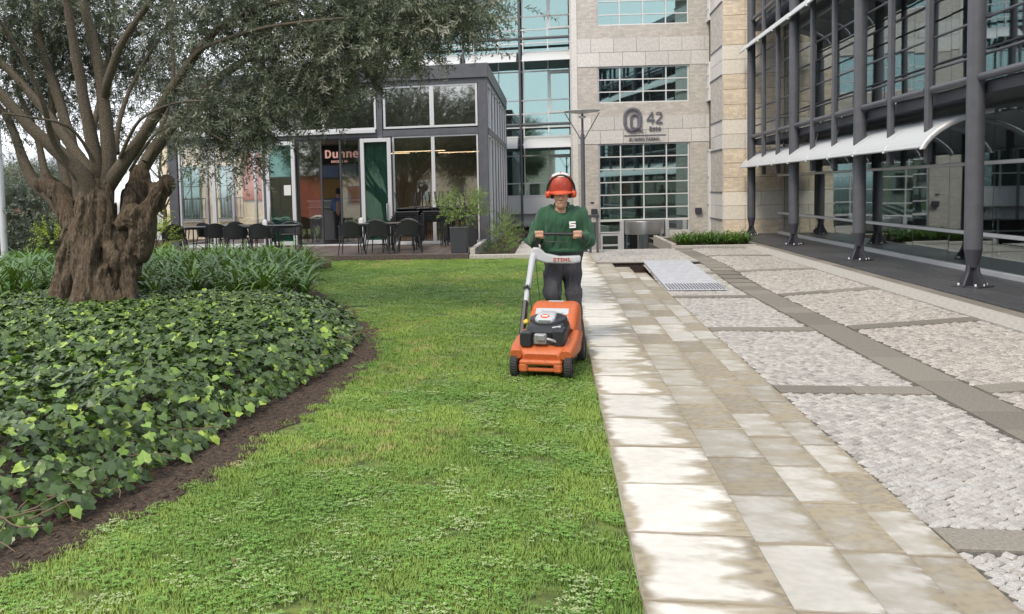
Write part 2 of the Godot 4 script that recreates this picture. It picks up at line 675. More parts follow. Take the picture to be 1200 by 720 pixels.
# worn limestone: pale where it is clean, tan and brown where dirt and lichen sit
func slab_texture(sd: int, clean: float, edge_l: float, edge_r: float, soft := 0.32, pale := 0.48) -> ImageTexture:
	var s := 200
	var im := Image.create(s, s, false, Image.FORMAT_RGBA8)
	var f := FastNoiseLite.new()
	f.seed = sd
	f.frequency = 0.0085
	f.fractal_octaves = 5
	f.fractal_gain = 0.42
	var rn := RandomNumberGenerator.new()
	rn.seed = sd
	var ox := rn.randf_range(-300, 300)
	for y in s:
		for x in s:
			var u := float(y) / s                 # across the slab, from its outer edge
			var w := float(x) / s                 # along the flight
			var a := f.get_noise_2d(y * 0.75 + ox, x * 1.7)
			var b := f.get_noise_2d(y * 3.2 + 500.0, x * 6.0 + ox)
			var d := minf(minf(u / maxf(edge_r, 0.02), (1.0 - u) / maxf(edge_l, 0.02)), minf(w, 1.0 - w) / 0.07 + 0.25)
			var tan := V(0.33, 0.288, 0.213).lerp(V(0.15, 0.12, 0.085), 0.75 * smoothstep(-0.35, 0.85, a * 1.1 + b * 0.9 + 0.2))
			var stone := V(pale, pale * 0.965, pale * 0.9) * (1.0 + 0.1 * b + 0.1 * a)
			var k := smoothstep(-soft, soft + 0.12, clampf(d, 0.0, 1.5) - 1.0 + clean + a * 0.85 + b * 0.2)
			if clean < 0.4:      # evenly weathered slab, dirtier towards its joints
				k = clampf(0.5 + clean + a * 0.55 + b * 0.16, 0.0, 1.0) * smoothstep(0.0, 0.9, d * 0.8 + a * 0.9 + b * 0.4)
			var c := tan.lerp(stone, k)
			im.set_pixel(x, y, lin(c.x, c.y, c.z))
	return ImageTexture.create_from_image(im)

func ground() -> void:
	var g := setting("ground")
	part(g, "far_ground", mb().quad(V(-300, -2.35, 60), V(300, -2.35, 60), V(300, -2.35, -320), V(-300, -2.35, -320), Vector3.UP), M.ground)
	var gg := setting("garden_ground")
	part(gg, "terrace", mb().span(V(-70, -2.3, 14), V(-1.98, -0.12, -34)), M.soil)
	# ---- lawn
	soil_poly = PackedVector2Array([Vector2(-3.1, 3.0), Vector2(-2.65, -1.5), Vector2(-2.4, -3.26), Vector2(-2.23, -3.67), Vector2(-2.03, -4.3), Vector2(-1.92, -5.3), Vector2(-1.74, -6.8), Vector2(-1.76, -8.5), Vector2(-2.1, -9.9), Vector2(-2.9, -11.8), Vector2(-3.7, -13.4), Vector2(-4.6, -15.2), Vector2(-5.0, -16.8), Vector2(-5.3, -18.6), Vector2(-6.6, -20.5), Vector2(-60, -20.5), Vector2(-60, 3)])
	ivy_poly = PackedVector2Array([Vector2(-3.3, 0.5), Vector2(-2.95, -1.8), Vector2(-2.62, -3.5), Vector2(-2.44, -4.0), Vector2(-2.34, -4.75), Vector2(-2.27, -6.07), Vector2(-2.08, -7.84), Vector2(-2.2, -9.3), Vector2(-2.84, -11.3), Vector2(-3.9, -13.1), Vector2(-6.0, -12.9), Vector2(-8.5, -12.6), Vector2(-16, -12.6), Vector2(-16, 0.5)])
	# ragged edge of the bed
	var ragged := PackedVector2Array()
	for i in soil_poly.size():
		var a := soil_poly[i]
		var b := soil_poly[(i + 1) % soil_poly.size()]
		var n := 14 if i < 13 else 1
		for k in n:
			var q := a.lerp(b, float(k) / n)
			ragged.append(q + Vector2((0.1 * noise.get_noise_1d(q.y * 300.0) + 0.06 * noise.get_noise_1d(q.y * 900.0)) if i < 13 else 0.0, 0.0))
	soil_poly = ragged
	var lw := setting("lawn")
	part(lw, "turf", grid(-8.0, 0.325, 5.0, -20.42, 40, 120, false), M.lawn_base)
	var so := setting("flower_bed")
	var sm := mb()
	var tr := Geometry2D.triangulate_polygon(soil_poly)
	for i in range(0, tr.size(), 3):
		var a := soil_poly[tr[i]]
		var b := soil_poly[tr[i + 1]]
		var c := soil_poly[tr[i + 2]]
		sm.tri(V(a.x, -0.029, a.y), V(b.x, -0.029, b.y), V(c.x, -0.029, c.y), Vector3.UP)
	part(so, "soil", sm, M.soil)
	# clods and bark crumbs on the bare edge of the bed
	var clod := mb().lathe([Vector2(0.0, -0.5), Vector2(0.45, -0.3), Vector2(0.5, 0.1), Vector2(0.3, 0.4), Vector2(0.0, 0.5)], 5)
	var xs := []
	rng.seed = 5
	while xs.size() < 3500:
		var p := Vector2(rng.randf_range(-5.6, -1.7), rng.randf_range(-19, -2.6))
		if Geometry2D.is_point_in_polygon(p, soil_poly):
			var sz := rng.randf_range(0.008, 0.03)
			xs.append(Transform3D(Basis.from_euler(V(rng.randf() * TAU, rng.randf() * TAU, 0)).scaled(V(sz, sz * 0.7, sz * rng.randf_range(0.8, 2.5))), V(p.x, -0.025, p.y)))
	many(so, "clods", clod, M.soil, xs)
	steps()
	plaza()

func steps() -> void:
	var st := setting("stone_steps")
	part(st, "footing", mb().span(V(0.326, -2.3, 3), V(2.13, -0.5, -20.3)).span(V(0.33, -0.6, 3), V(1.71, -0.36, -20.28)).span(V(0.335, -0.45, 3), V(1.28, -0.22, -20.26)).span(V(0.34, -0.3, 3), V(0.845, -0.08, -21.3)), M.mortar)
	var kinds := []
	for i in 5:
		kinds.append(slab_mat("slab_broad_%d" % i, slab_texture(100 + i * 7, 0.32 + 0.1 * i, 0.17, 0.42, 0.34, 0.6)))
	for i in 5:
		kinds.append(slab_mat("slab_mixed_%d" % i, slab_texture(120 + i * 3, -0.12 + 0.12 * i, 0.16, 0.2, 0.5)))
	for i in 3:
		kinds.append(slab_mat("slab_stained_%d" % i, slab_texture(140 + i, -0.42 + 0.06 * i, 0.2, 0.2)))
	for i in 2:
		kinds.append(slab_mat("slab_clean_%d" % i, slab_texture(160 + i, 0.6, 0.1, 0.16, 0.4, 0.54)))
	rng.seed = 11
	var toned := []
	for m in kinds:
		for g in [0.84, 0.93, 1.0]:
			var q: StandardMaterial3D = m.duplicate()
			q.albedo_color = Color(g, g * 0.995, g * 0.98).linear_to_srgb()
			toned.append(q)
	var far_end := [-21.4, -20.0, -20.6, -20.6]
	var phase := [-3.3, -3.56, -4.53, -4.83]
	for col in 4:
		var x0: float = EDGES[col]
		var x1: float = EDGES[col + 1]
		var top: float = -RISE * col
		var w := x1 - x0
		var wide: float = w - 0.006 if col == 3 else w + 0.02       # nosing over the step below
		var z: float = phase[col] + PITCH * 6
		while z > far_end[col] + 0.1:
			var len: float = minf(PITCH, z - far_end[col])
			var k: int
			var r := rng.randf()
			if col == 0:
				k = rng.randi_range(0, 4)
			elif r < 0.5:
				k = rng.randi_range(5, 9)
			elif r < 0.82 + (0.08 if z < -9 else 0.0):
				k = rng.randi_range(10, 12)
			else:
				k = rng.randi_range(13, 14)
			var B := Basis(Vector3.UP, PI if rng.randf() < 0.5 and col > 0 else 0.0)
			var dy := rng.randf_range(-0.002, 0.002)
			part(st, "stone_slab", mb().box(Vector3.ZERO, V(wide, 0.09 if col > 0 else 0.11, len - 0.01), 0.005), toned[k * 3 + rng.randi_range(0, 2)], V(x0 + wide / 2, top - 0.045 + dy - (0.01 if col == 0 else 0.0), z - len / 2), B)
			z -= len

func slab_mat(called: String, tex: Texture2D) -> StandardMaterial3D:
	var m := mat(called, Color.WHITE, 0.75)
	m.albedo_texture = tex
	return m

func plaza() -> void:
	var pl := setting("plaza")
	part(pl, "bedding", grid(2.135, 6.2, 6.0, -26.3, 16, 70, true), M.mortar)
	part(pl, "bedding", grid(3.5, 6.2, -26.3, -33.0, 8, 10, true), M.mortar)
	part(pl, "sub_base", mb().span(V(2.2, -2.3, 6), V(6.2, -0.6, -26.3)).span(V(3.5, -2.3, -26.3), V(6.2, -0.5, -33)), M.mortar)
	var zs := []
	for k in 7:
		zs.append(-1.45 - 3.67 * k)
	# slab bands, each stone a piece
	rng.seed = 21
	var z := 4.0
	while z > -26.5:
		var l := 0.6
		var y := plaza_y(3.78, z - l / 2)
		part(pl, "band_stone", mb().box(Vector3.ZERO, V(0.45, 0.05, l - 0.008), 0.005), M["band_stone_%d" % rng.randi_range(0, 2)], V(3.775, y - 0.022, z - l / 2))
		z -= l
	for zz in zs:
		for side in [[2.15, 3.54, 2], [4.01, 5.6, 2]]:
			for i in side[2]:
				var xa: float = lerpf(side[0], side[1], float(i) / side[2])
				var xb: float = lerpf(side[0], side[1], float(i + 1) / side[2])
				if zz < -21.0 and xb < 3.6:
					continue
				var ya := plaza_y(xa, zz)
				var yb := plaza_y(xb, zz)
				part(pl, "band_stone", mb().box(Vector3.ZERO, V(xb - xa - 0.008, 0.05, 0.29), 0.005), M["band_stone_%d" % rng.randi_range(0, 2)], V((xa + xb) / 2, (ya + yb) / 2 - 0.022, zz), Basis(Vector3.BACK, atan((yb - ya) / (xb - xa))))
	z = 4.0
	while z > -32.5:
		var y := plaza_y(5.92, z - 0.6)
		part(pl, "edge_stone", mb().box(Vector3.ZERO, V(0.42, 0.06, 1.19), 0.006), M.kerb_stone, V(5.83, y - 0.02, z - 0.6), Basis(Vector3.BACK, 0.075))
		z -= 1.2
	z = 4.0
	while z > -32.5:
		part(pl, "edge_stone", mb().box(Vector3.ZERO, V(0.2, 0.06, 1.19), 0.006), M["band_stone_%d" % rng.randi_range(0, 2)], V(6.143, plaza_y(6.14, z - 0.6) - 0.02, z - 0.6), Basis(Vector3.BACK, 0.075))
		z -= 1.2
	# landing at the head of the ramp
	part(pl, "landing", mb().span(V(0.86, -2.3, -21.5), V(3.5, -0.268, -26.3)), M.rust_panel)
	part(pl, "landing_edge", mb().span(V(0.86, -0.266, -21.46), V(3.5, -0.25, -21.72), 0.004), M["band_stone_0"])
	# dark paving below the colonnade
	part(pl, "colonnade_base", mb().span(V(6.2, -2.3, 6), V(8.4, -0.25, -33)), M.mortar)
	z = 0.0
	while z > -32.6:
		for i in 3:
			part(pl, "paving_tile", mb().box(Vector3.ZERO, V(0.605, 0.04, 1.19), 0.003), M["basalt_%d" % rng.randi_range(0, 2)], V(6.55 + i * 0.61, -0.222 + rng.randf_range(-0.0015, 0.0015), z - 0.6))
		z -= 1.2
	# cobbles: laid on the diagonal, uneven
	var shapes := []
	for s in 4:
		rng.seed = 70 + s
		var top := []
		var low := []
		for q in [[-1, -1], [1, -1], [1, 1], [-1, 1]]:
			var a := Vector2(q[0], q[1]) * 0.5 + Vector2(rng.randf_range(-0.09, 0.09), rng.randf_range(-0.09, 0.09))
			low.append(V(a.x, -0.5, a.y))
			top.append(V(a.x * 0.92, 0.16 + rng.randf_range(-0.05, 0.05), a.y * 0.8))
		var sh := mb()
		var f := 0
		var mid := V(0, 0.21, 0)
		for k in 4:
			var k2 := (k + 1) % 4
			sh.quad(low[k], low[k2], top[k2], top[k], ((low[k] + low[k2]) * 0.5 * V(1, 0, 1)).normalized() + V(0, 0.4, 0))
			sh.tri(top[k], top[k2], mid, (Vector3.UP + (top[k] + top[k2]) * 0.25 * V(1, 0, 1)).normalized())
		shapes.append(sh.mesh())
	rng.seed = 31
	var step := 0.063
	var all := []
	var Bd := Basis(Vector3.UP, deg_to_rad(38.0))
	for i in range(-212, 212):
		for j in range(-212, 212):
			var o := Bd * V(i * step + rng.randf_range(-0.008, 0.008) + (0.5 * step if j % 2 else 0.0), 0, j * step + rng.randf_range(-0.008, 0.008)) + V(3.9, 0, -14)
			if o.x < 0.9 or o.x > 5.61 or o.z > -2.6 or o.z < -26.25:
				continue
			var on_landing := o.x < 3.5 and o.z < -21.75
			if o.x < 2.165 and not on_landing:
				continue
			if o.x > 3.51 and o.x < 4.04:
				continue
			var ok := true
			if not on_landing:
				if o.x < 3.6 and o.z < -21.4:
					continue
				for zz in zs:
					if absf(o.z - zz) < 0.178:
						ok = false
			if not ok:
				continue
			o.y = -0.262 if on_landing else plaza_y(o.x, o.z) - 0.009
			o.y += rng.randf_range(-0.003, 0.003)
			var B := Bd * Basis(Vector3.UP, rng.randf_range(-0.16, 0.16) + (PI / 2) * rng.randi_range(0, 3))
			B = Basis.from_euler(V(rng.randf_range(-0.06, 0.06), 0, rng.randf_range(-0.06, 0.06))) * B
			B = B * Basis.from_scale(V(step * rng.randf_range(0.82, 0.96), 0.026, step * rng.randf_range(0.82, 0.96)))
			var k := rng.randf_range(0.74, 1.14)
			if rng.randf() < 0.08:
				k *= 0.72
			var tint := V(1, 0.985, 0.965) if o.x < 3.8 else V(0.98, 0.935, 0.895)
			all.append([seen(o), Transform3D(B, o), Color(tint.x * k, tint.y * k, tint.z * k), rng.randi_range(0, 3)])
	all.sort_custom(func(a, b): return (a[0].z if in_frame(a[0]) else a[0].z + 100.0) < (b[0].z if in_frame(b[0]) else b[0].z + 100.0))
	var tones := []
	for i in 5:
		var q: StandardMaterial3D = M["cobble_%d" % (i % 3)].duplicate()
		q.vertex_color_use_as_albedo = false
		var k: float = [0.84, 0.92, 0.98, 1.04, 1.1][i]
		q.albedo_color = Color(k, k * 0.985, k * 0.965).linear_to_srgb() if k <= 1.0 else Color.WHITE
		tones.append(q)
	for i in 300:
		var o := MeshInstance3D.new()
		o.name = "cobblestone"
		o.mesh = shapes[all[i][3]]
		o.material_override = tones[clampi(int((all[i][2].r - 0.8) / 0.07), 0, 4)]
		o.transform = all[i][1]
		pl.add_child(o, true)
	for s in 4:
		var xf := []
		var cc := []
		for i in range(300, all.size()):
			if all[i][3] == s:
				xf.append(all[i][1])
				cc.append(all[i][2])
		many(pl, "cobblestones", shapes[s], M["cobble_%d" % (s % 3)], xf, cc)
	# metal ramp laid from the landing down to the cobbles
	var rp := thing("metal_ramp", "galvanised metal ramp with a ribbed lower end beside the stone steps", "ramp", V(2.72, -0.425, -17.0))
	var len := 4.75
	var an := atan2(0.17, len)
	var R := Basis(Vector3.RIGHT, an)
	for i in 4:
		part(rp, "ramp_plate", mb().box(V(0, 0.012, -(i + 0.5) * len / 4.0), V(1.06, 0.02, len / 4.0 - 0.006), 0.003), M.galvanised, Vector3.ZERO, R)
	for s in [-1, 1]:
		part(rp, "side_rail", mb().box(V(s * 0.54, 0.0, -len / 2), V(0.02, 0.045, len), 0.003), M.galvanised, Vector3.ZERO, R)
	for i in 18:
		part(rp, "rib", mb().box(V(-0.5 + i * 0.059, 0.028, -0.4), V(0.026, 0.012, 0.72), 0.003), M.letter_grey, Vector3.ZERO, R)

func in_frame(s: Vector3) -> bool:
	return s.z > 0.0 and s.x > -5.0 and s.x < 1205.0 and s.y > -5.0 and s.y < 725.0

# a framed grid of panes: one part with its panes as sub-parts. Lies in the parent's xy plane at depth z.
func window(parent: Node, xs: Array, ys: Array, z: float, frame: Material, glass: Material, fw := 0.05, mw := 0.04, blinds := [], called := "window") -> MeshInstance3D:
	var m := mb()
	var x0: float = xs.min()
	var x1: float = xs.max()
	var y0: float = ys.min()
	var y1: float = ys.max()
	m.span(V(x0, y0, z - 0.04), V(x0 + fw, y1, z + 0.045), 0.004)
	m.span(V(x1 - fw, y0, z - 0.04), V(x1, y1, z + 0.045), 0.004)
	m.span(V(x0 + fw, y0, z - 0.038), V(x1 - fw, y0 + fw, z + 0.043), 0.004)
	m.span(V(x0 + fw, y1 - fw, z - 0.038), V(x1 - fw, y1, z + 0.043), 0.004)
	for x in xs:
		if x > x0 + 0.01 and x < x1 - 0.01:
			m.span(V(x - mw / 2, y0 + fw, z - 0.03), V(x + mw / 2, y1 - fw, z + 0.038), 0.003)
	for y in ys:
		if y > y0 + 0.01 and y < y1 - 0.01:
			m.span(V(x0 + fw, y - mw / 2, z - 0.028), V(x1 - fw, y + mw / 2, z + 0.034), 0.003)
	var w := part(parent, called, m, frame)
	var sx := xs.duplicate()
	sx.sort()
	var sy := ys.duplicate()
	sy.sort()
	for i in sx.size() - 1:
		for j in sy.size() - 1:
			var tilt := Basis.from_euler(V(rng.randf_range(-0.004, 0.004), rng.randf_range(-0.004, 0.004), 0))
			part(w, "pane", mb().box(Vector3.ZERO, V(sx[i + 1] - sx[i] - 0.015, sy[j + 1] - sy[j] - 0.015, 0.008)), glass, V((sx[i] + sx[i + 1]) / 2, (sy[j] + sy[j + 1]) / 2, z), tilt)
			if blinds.has(i):
				part(w, "blind", mb().span(V(sx[i] + 0.03, sy[j], z - 0.14), V(sx[i + 1] - 0.03, sy[j + 1], z - 0.13)), M.mid_interior)
	return w

func stone_facade() -> void:
	rng.seed = 41
	var b := thing("stone_building", "grey stone office building numbered 42 with gridded green windows and a revolving door", "building", V(6.2, 0, -35.6), deg_to_rad(8.0))
	var L := -5.25
	var cols := [-4.43, -3.55, -2.63, -1.72, -0.82]
	# rough courses
	var rows := [[-2.3, 3.34, true], [4.42, 4.95, false], [4.95, 6.39, true], [7.5, 8.0, false], [8.0, 9.6, true], [9.6, 10.1, false], [11.2, 11.8, false]]
	for r in rows:
		if r[2]:
			part(b, "split_stone_pier", mb().span(V(L, r[0], -0.5), V(-4.44, r[1], 0)), M.split_grey)
			part(b, "split_stone_pier", mb().span(V(-0.81, r[0], -0.5), V(0.05, r[1], 0)), M.split_grey)
		else:
			part(b, "split_stone_band", mb().span(V(L, r[0], -0.5), V(0.05, r[1], 0)), M.split_grey)
	for r in [[3.34, 4.42], [6.39, 7.5], [10.1, 11.2]]:
		part(b, "backing_wall", mb().span(V(L, r[0], -0.5), V(0.05, r[1], -0.03)), M.mortar)
		for j in 2:
			var ya: float = lerpf(r[0], r[1], j * 0.5)
			var yb: float = lerpf(r[0], r[1], (j + 1) * 0.5)
			var x := L
			var w := 0.9 if j == 0 else 0.55
			while x < 0.04:
				var xe := minf(x + w, 0.05)
				part(b, "stone_panel", mb().box(V((x + xe) / 2, (ya + yb) / 2, -0.01 + rng.randf_range(0, 0.006)), V(xe - x - 0.012, yb - ya - 0.012, 0.05), 0.004), M["limestone_%d" % rng.randi_range(0, 3)])
				x = xe
				w = 0.9
	# white corner strip and the ledge lines
	part(b, "corner_trim", mb().span(V(L - 0.22, -2.3, -0.45), V(L - 0.003, 12, 0.03)), M.limestone_2)
	part(b, "roof", mb().span(V(L, 11.8, -7), V(0.05, 12.1, 0.1)), M.limestone_1)
	part(b, "interior_wall", mb().span(V(L, -2.3, -4.2), V(0.05, 11.8, -4.0)), M.mid_interior)
	for y in [-2.3, 3.6, 6.9, 10.4]:
		part(b, "floor_slab", mb().span(V(L + 0.02, y, -3.98), V(0.03, y + 0.3, -0.52)), M.mid_interior)
	var w3 := window(b, cols, [8.0, 8.42, 8.95, 9.6], -0.1, M.white_paint, M.teal_glass, 0.05, 0.045, [3])
	var w2 := window(b, cols, [4.95, 5.4, 5.88, 6.39], -0.1, M.white_paint, M.teal_glass, 0.05, 0.045, [3])
	window(b, cols, [0.27, 0.78, 1.3, 1.8, 2.32, 2.82, 3.34], -0.1, M.white_paint, M.teal_glass, 0.05, 0.045, [3])
	window(b, [-4.43, -3.55], [-0.22, 0.27], -0.1, M.white_paint, M.teal_glass, 0.04)
	window(b, [-1.72, -0.82], [-0.2, 0.27], -0.1, M.white_paint, M.dark_glass, 0.04)
	part(b, "plinth_panel", mb().span(V(-1.72, -2.3, -0.3), V(-0.815, -0.205, -0.05)), M.limestone_0)
	var d := window(b, [-4.4, -3.6], [-2.3, -1.2, -0.72, -0.25], -0.08, M.aluminium, M.teal_glass, 0.09, 0.07, [], "side_door")
	part(d, "door_handle", mb().tube([V(-3.72, -1.4, 0), V(-3.72, -1.0, 0)], [0.018, 0.018], 6), M.steel)
	# revolving door: a drum with a curved metal fascia
	var T := Transform3D(Basis.IDENTITY, V(-2.63, 0, -0.35))
	var rv := part(b, "revolving_door", mb().lathe([Vector2(0.0, 0.24), Vector2(0.84, 0.24), Vector2(0.86, 0.22), Vector2(0.86, -0.28), Vector2(0.84, -0.3), Vector2(0.0, -0.3)], 40, T), M.steel)
	for k in 14:
		var a := PI * (k + 0.5) / 14.0
		if k in [5, 6, 7, 8]:
			continue
		part(rv, "curved_pane", mb().box(V(-2.63 + 0.82 * cos(a), -1.3, -0.35 + 0.82 * sin(a)), V(0.19, 2.0, 0.01), 0.0, Basis(Vector3.UP, PI / 2 - a)), M.dark_glass)
	for k in 4:
		var a := PI / 2 * k + 0.5
		part(rv, "door_wing", mb().box(V(-2.63 + 0.38 * cos(a), -1.3, -0.35 + 0.38 * sin(a)), V(0.76, 2.0, 0.03), 0.003, Basis(Vector3.UP, -a)), M.dark_glass)
	for k in [0, 5, 9, 14]:
		var a: float = PI * k / 14.0
		part(rv, "door_post", mb().tube([V(-2.63 + 0.83 * cos(a), -2.3, -0.35 + 0.83 * sin(a)), V(-2.63 + 0.83 * cos(a), -0.3, -0.35 + 0.83 * sin(a))], [0.025, 0.025], 8), M.steel)
	for x in [-3.53, -1.73]:
		part(b, "door_jamb", mb().span(V(x - 0.07, -2.3, -0.2), V(x + 0.07, 0.265, 0.0), 0.004), M.aluminium)
	# lettering
	var g: Material = M.letter_grey
	var outer := []
	for p in rr_ring(-3.09, 4.27, 0.62, 0.86, 0.3, 0.05, 8):
		outer.append(p)
	outer = outer.slice(27) + outer.slice(0, 27)
	outer.append(V(-2.8, 3.9, 0.05))
	outer.append(V(-2.72, 3.82, 0.05))
	var logo := part(b, "emblem", strap(outer, 0.11, 0.05), g)
	var inner := []
	for p in rr_ring(-3.0, 4.2, 0.3, 0.55, 0.14, 0.05, 8):
		inner.append(p)
	part(logo, "inner_loop", strap(inner + [inner[0]], 0.085, 0.045), g)
	text(b, "number_lettering", "42", 0.44, 0.04, g, V(-2.2, 4.33, 0.06))
	text(b, "name_lettering", "Este", 0.17, 0.03, g, V(-2.2, 3.9, 0.05), Basis.IDENTITY, true)
	part(b, "lettering_rule", mb().span(V(-3.43, 3.645, 0.02), V(-1.77, 3.665, 0.05)), g)
	text(b, "name_lettering", "ÁLVARES CABRAL", 0.125, 0.03, g, V(-2.62, 3.5, 0.05), Basis.from_scale(V(0.92, 1, 1)), false)
	for p in [V(-4.65, 0.66, 0.06), V(-0.5, 0.6, 0.06)]:
		part(b, "wall_box", mb().box(p, V(0.24, 0.22, 0.14), 0.015), M.dark_paint)  # dark intercom box on the pier, no light in it
	part(b, "letter_slot", mb().box(V(-4.72, 1.02, 0.01), V(0.14, 0.05, 0.03), 0.004), M.dark_paint)
	# ---- the tan wing in front of it
	var t := thing("stone_wing", "warm tan stone wing with pale smooth panels behind the grey columns", "building", V(6.14, 0, -32.6))
	part(t, "wall_core", mb().span(V(0.02, -2.3, -4.5), V(6, 11, -0.03)), M.mortar)
	var lv := [[-0.35, 0.32, 0], [0.32, 1.33, 1], [1.33, 2.9, 0], [2.9, 3.95, 1], [3.95, 5.58, 0], [5.58, 6.62, 1], [6.62, 8.2, 0], [8.2, 9.2, 1]]
	for r in lv:
		var n := 2 if r[2] == 1 else maxi(1, int(round((r[1] - r[0]) / 0.53)))
		for j in n:
			var ya: float = lerpf(r[0], r[1], float(j) / n)
			var yb: float = lerpf(r[0], r[1], float(j + 1) / n)
			var x := 0.0
			var k := 0
			while x < 2.3:
				var xe := minf(x + ([0.75, 1.3, 1.3][mini(k, 2)] if j % 2 == 0 else [1.3, 1.3, 1.3][mini(k, 2)]), 2.4)
				part(t, "stone_panel", mb().box(V((x + xe) / 2, (ya + yb) / 2, -0.01 + rng.randf_range(0, 0.005)), V(xe - x - 0.012, yb - ya - 0.012, 0.05), 0.004), M["tan_panel_%d" % rng.randi_range(0, 3)] if r[2] == 1 else M.split_tan)
				x = xe
				k += 1
	# its side face, receding to the grey facade
	for r in lv:
		var ya: float = r[0]
		if r[2] == 1:
			for j in 2:
				var a := lerpf(ya, r[1], j * 0.5)
				part(t, "stone_panel", mb().span(V(-0.03, a + 0.006, -1.5), V(0.02, a + (r[1] - ya) / 2 - 0.006, -0.05), 0.004), M["limestone_%d" % rng.randi_range(0, 3)])
				part(t, "stone_panel", mb().span(V(-0.03, a + 0.006, -2.4), V(0.02, a + (r[1] - ya) / 2 - 0.006, -1.512), 0.004), M["limestone_%d" % rng.randi_range(0, 3)])
		else:
			part(t, "split_stone_band", mb().span(V(-0.025, ya, -2.4), V(0.02, r[1], -0.05)), M.split_grey)
		part(t, "ledge", mb().span(V(-0.06, r[1] - 0.02, -2.4), V(0.02, r[1] + 0.02, -0.06), 0.003), M.letter_grey)
	for r in [[-0.3, 3.0], [4.9, 6.4], [8.0, 9.4]]:
		var w := window(t, [-3.1, -2.75, -2.42], [r[0], lerpf(r[0], r[1], 0.35), lerpf(r[0], r[1], 0.68), r[1]], 0.0, M.white_paint, M.teal_glass, 0.05)
		w.transform = Transform3D(Basis(Vector3.UP, -PI / 2), V(-0.045, 0, 0))

func strap(path: Array, wide: float, deep: float) -> MB:     # a flat raised stroke along a path in the xy plane
	var rings := []
	for i in path.size():
		var d: Vector3 = path[mini(i + 1, path.size() - 1)] - path[maxi(i - 1, 0)]
		var s := V(-d.y, d.x, 0).normalized() * wide * 0.5
		var p: Vector3 = path[i]
		rings.append([p - s, p + s, p + s + V(0, 0, deep), p - s + V(0, 0, deep)])
	return mb().loft(rings)

func arc_sheet(n_in: Vector3, n_out: Vector3, along: Vector3, thick: float, seg := 8) -> MB:   # curved awning sheet
	var m := mb()
	var rings := []
	for i in seg + 1:
		var f := float(i) / seg
		var q := PI / 2 * (1.0 - f)              # quarter of an ellipse: steep at the outer edge, level at the wall
		var p := V(lerpf(n_out.x, n_in.x, lerpf(1.0 - cos(q), 1.0 - f, 0.3)), lerpf(n_out.y, n_in.y, lerpf(sin(q), 1.0 - f, 0.3)), lerpf(n_out.z, n_in.z, lerpf(1.0 - cos(q), 1.0 - f, 0.3)))
		rings.append(p)
	for i in seg:
		var a: Vector3 = rings[i]
		var b: Vector3 = rings[i + 1]
		var dn := V(0, -thick, 0)
		m.quad(a, b, b + along, a + along)
		m.quad(a + dn, b + dn, b + along + dn, a + along + dn, -(b - a).cross(along).normalized())
		m.quad(a, b, b + dn, a + dn)
		m.quad(a + along, b + along, b + along + dn, a + along + dn)
	m.quad(rings[0], rings[0] + along, rings[0] + along + V(0, -thick, 0), rings[0] + V(0, -thick, 0))
	m.quad(rings[seg], rings[seg] + along, rings[seg] + along + V(0, -thick, 0), rings[seg] + V(0, -thick, 0))
	return m

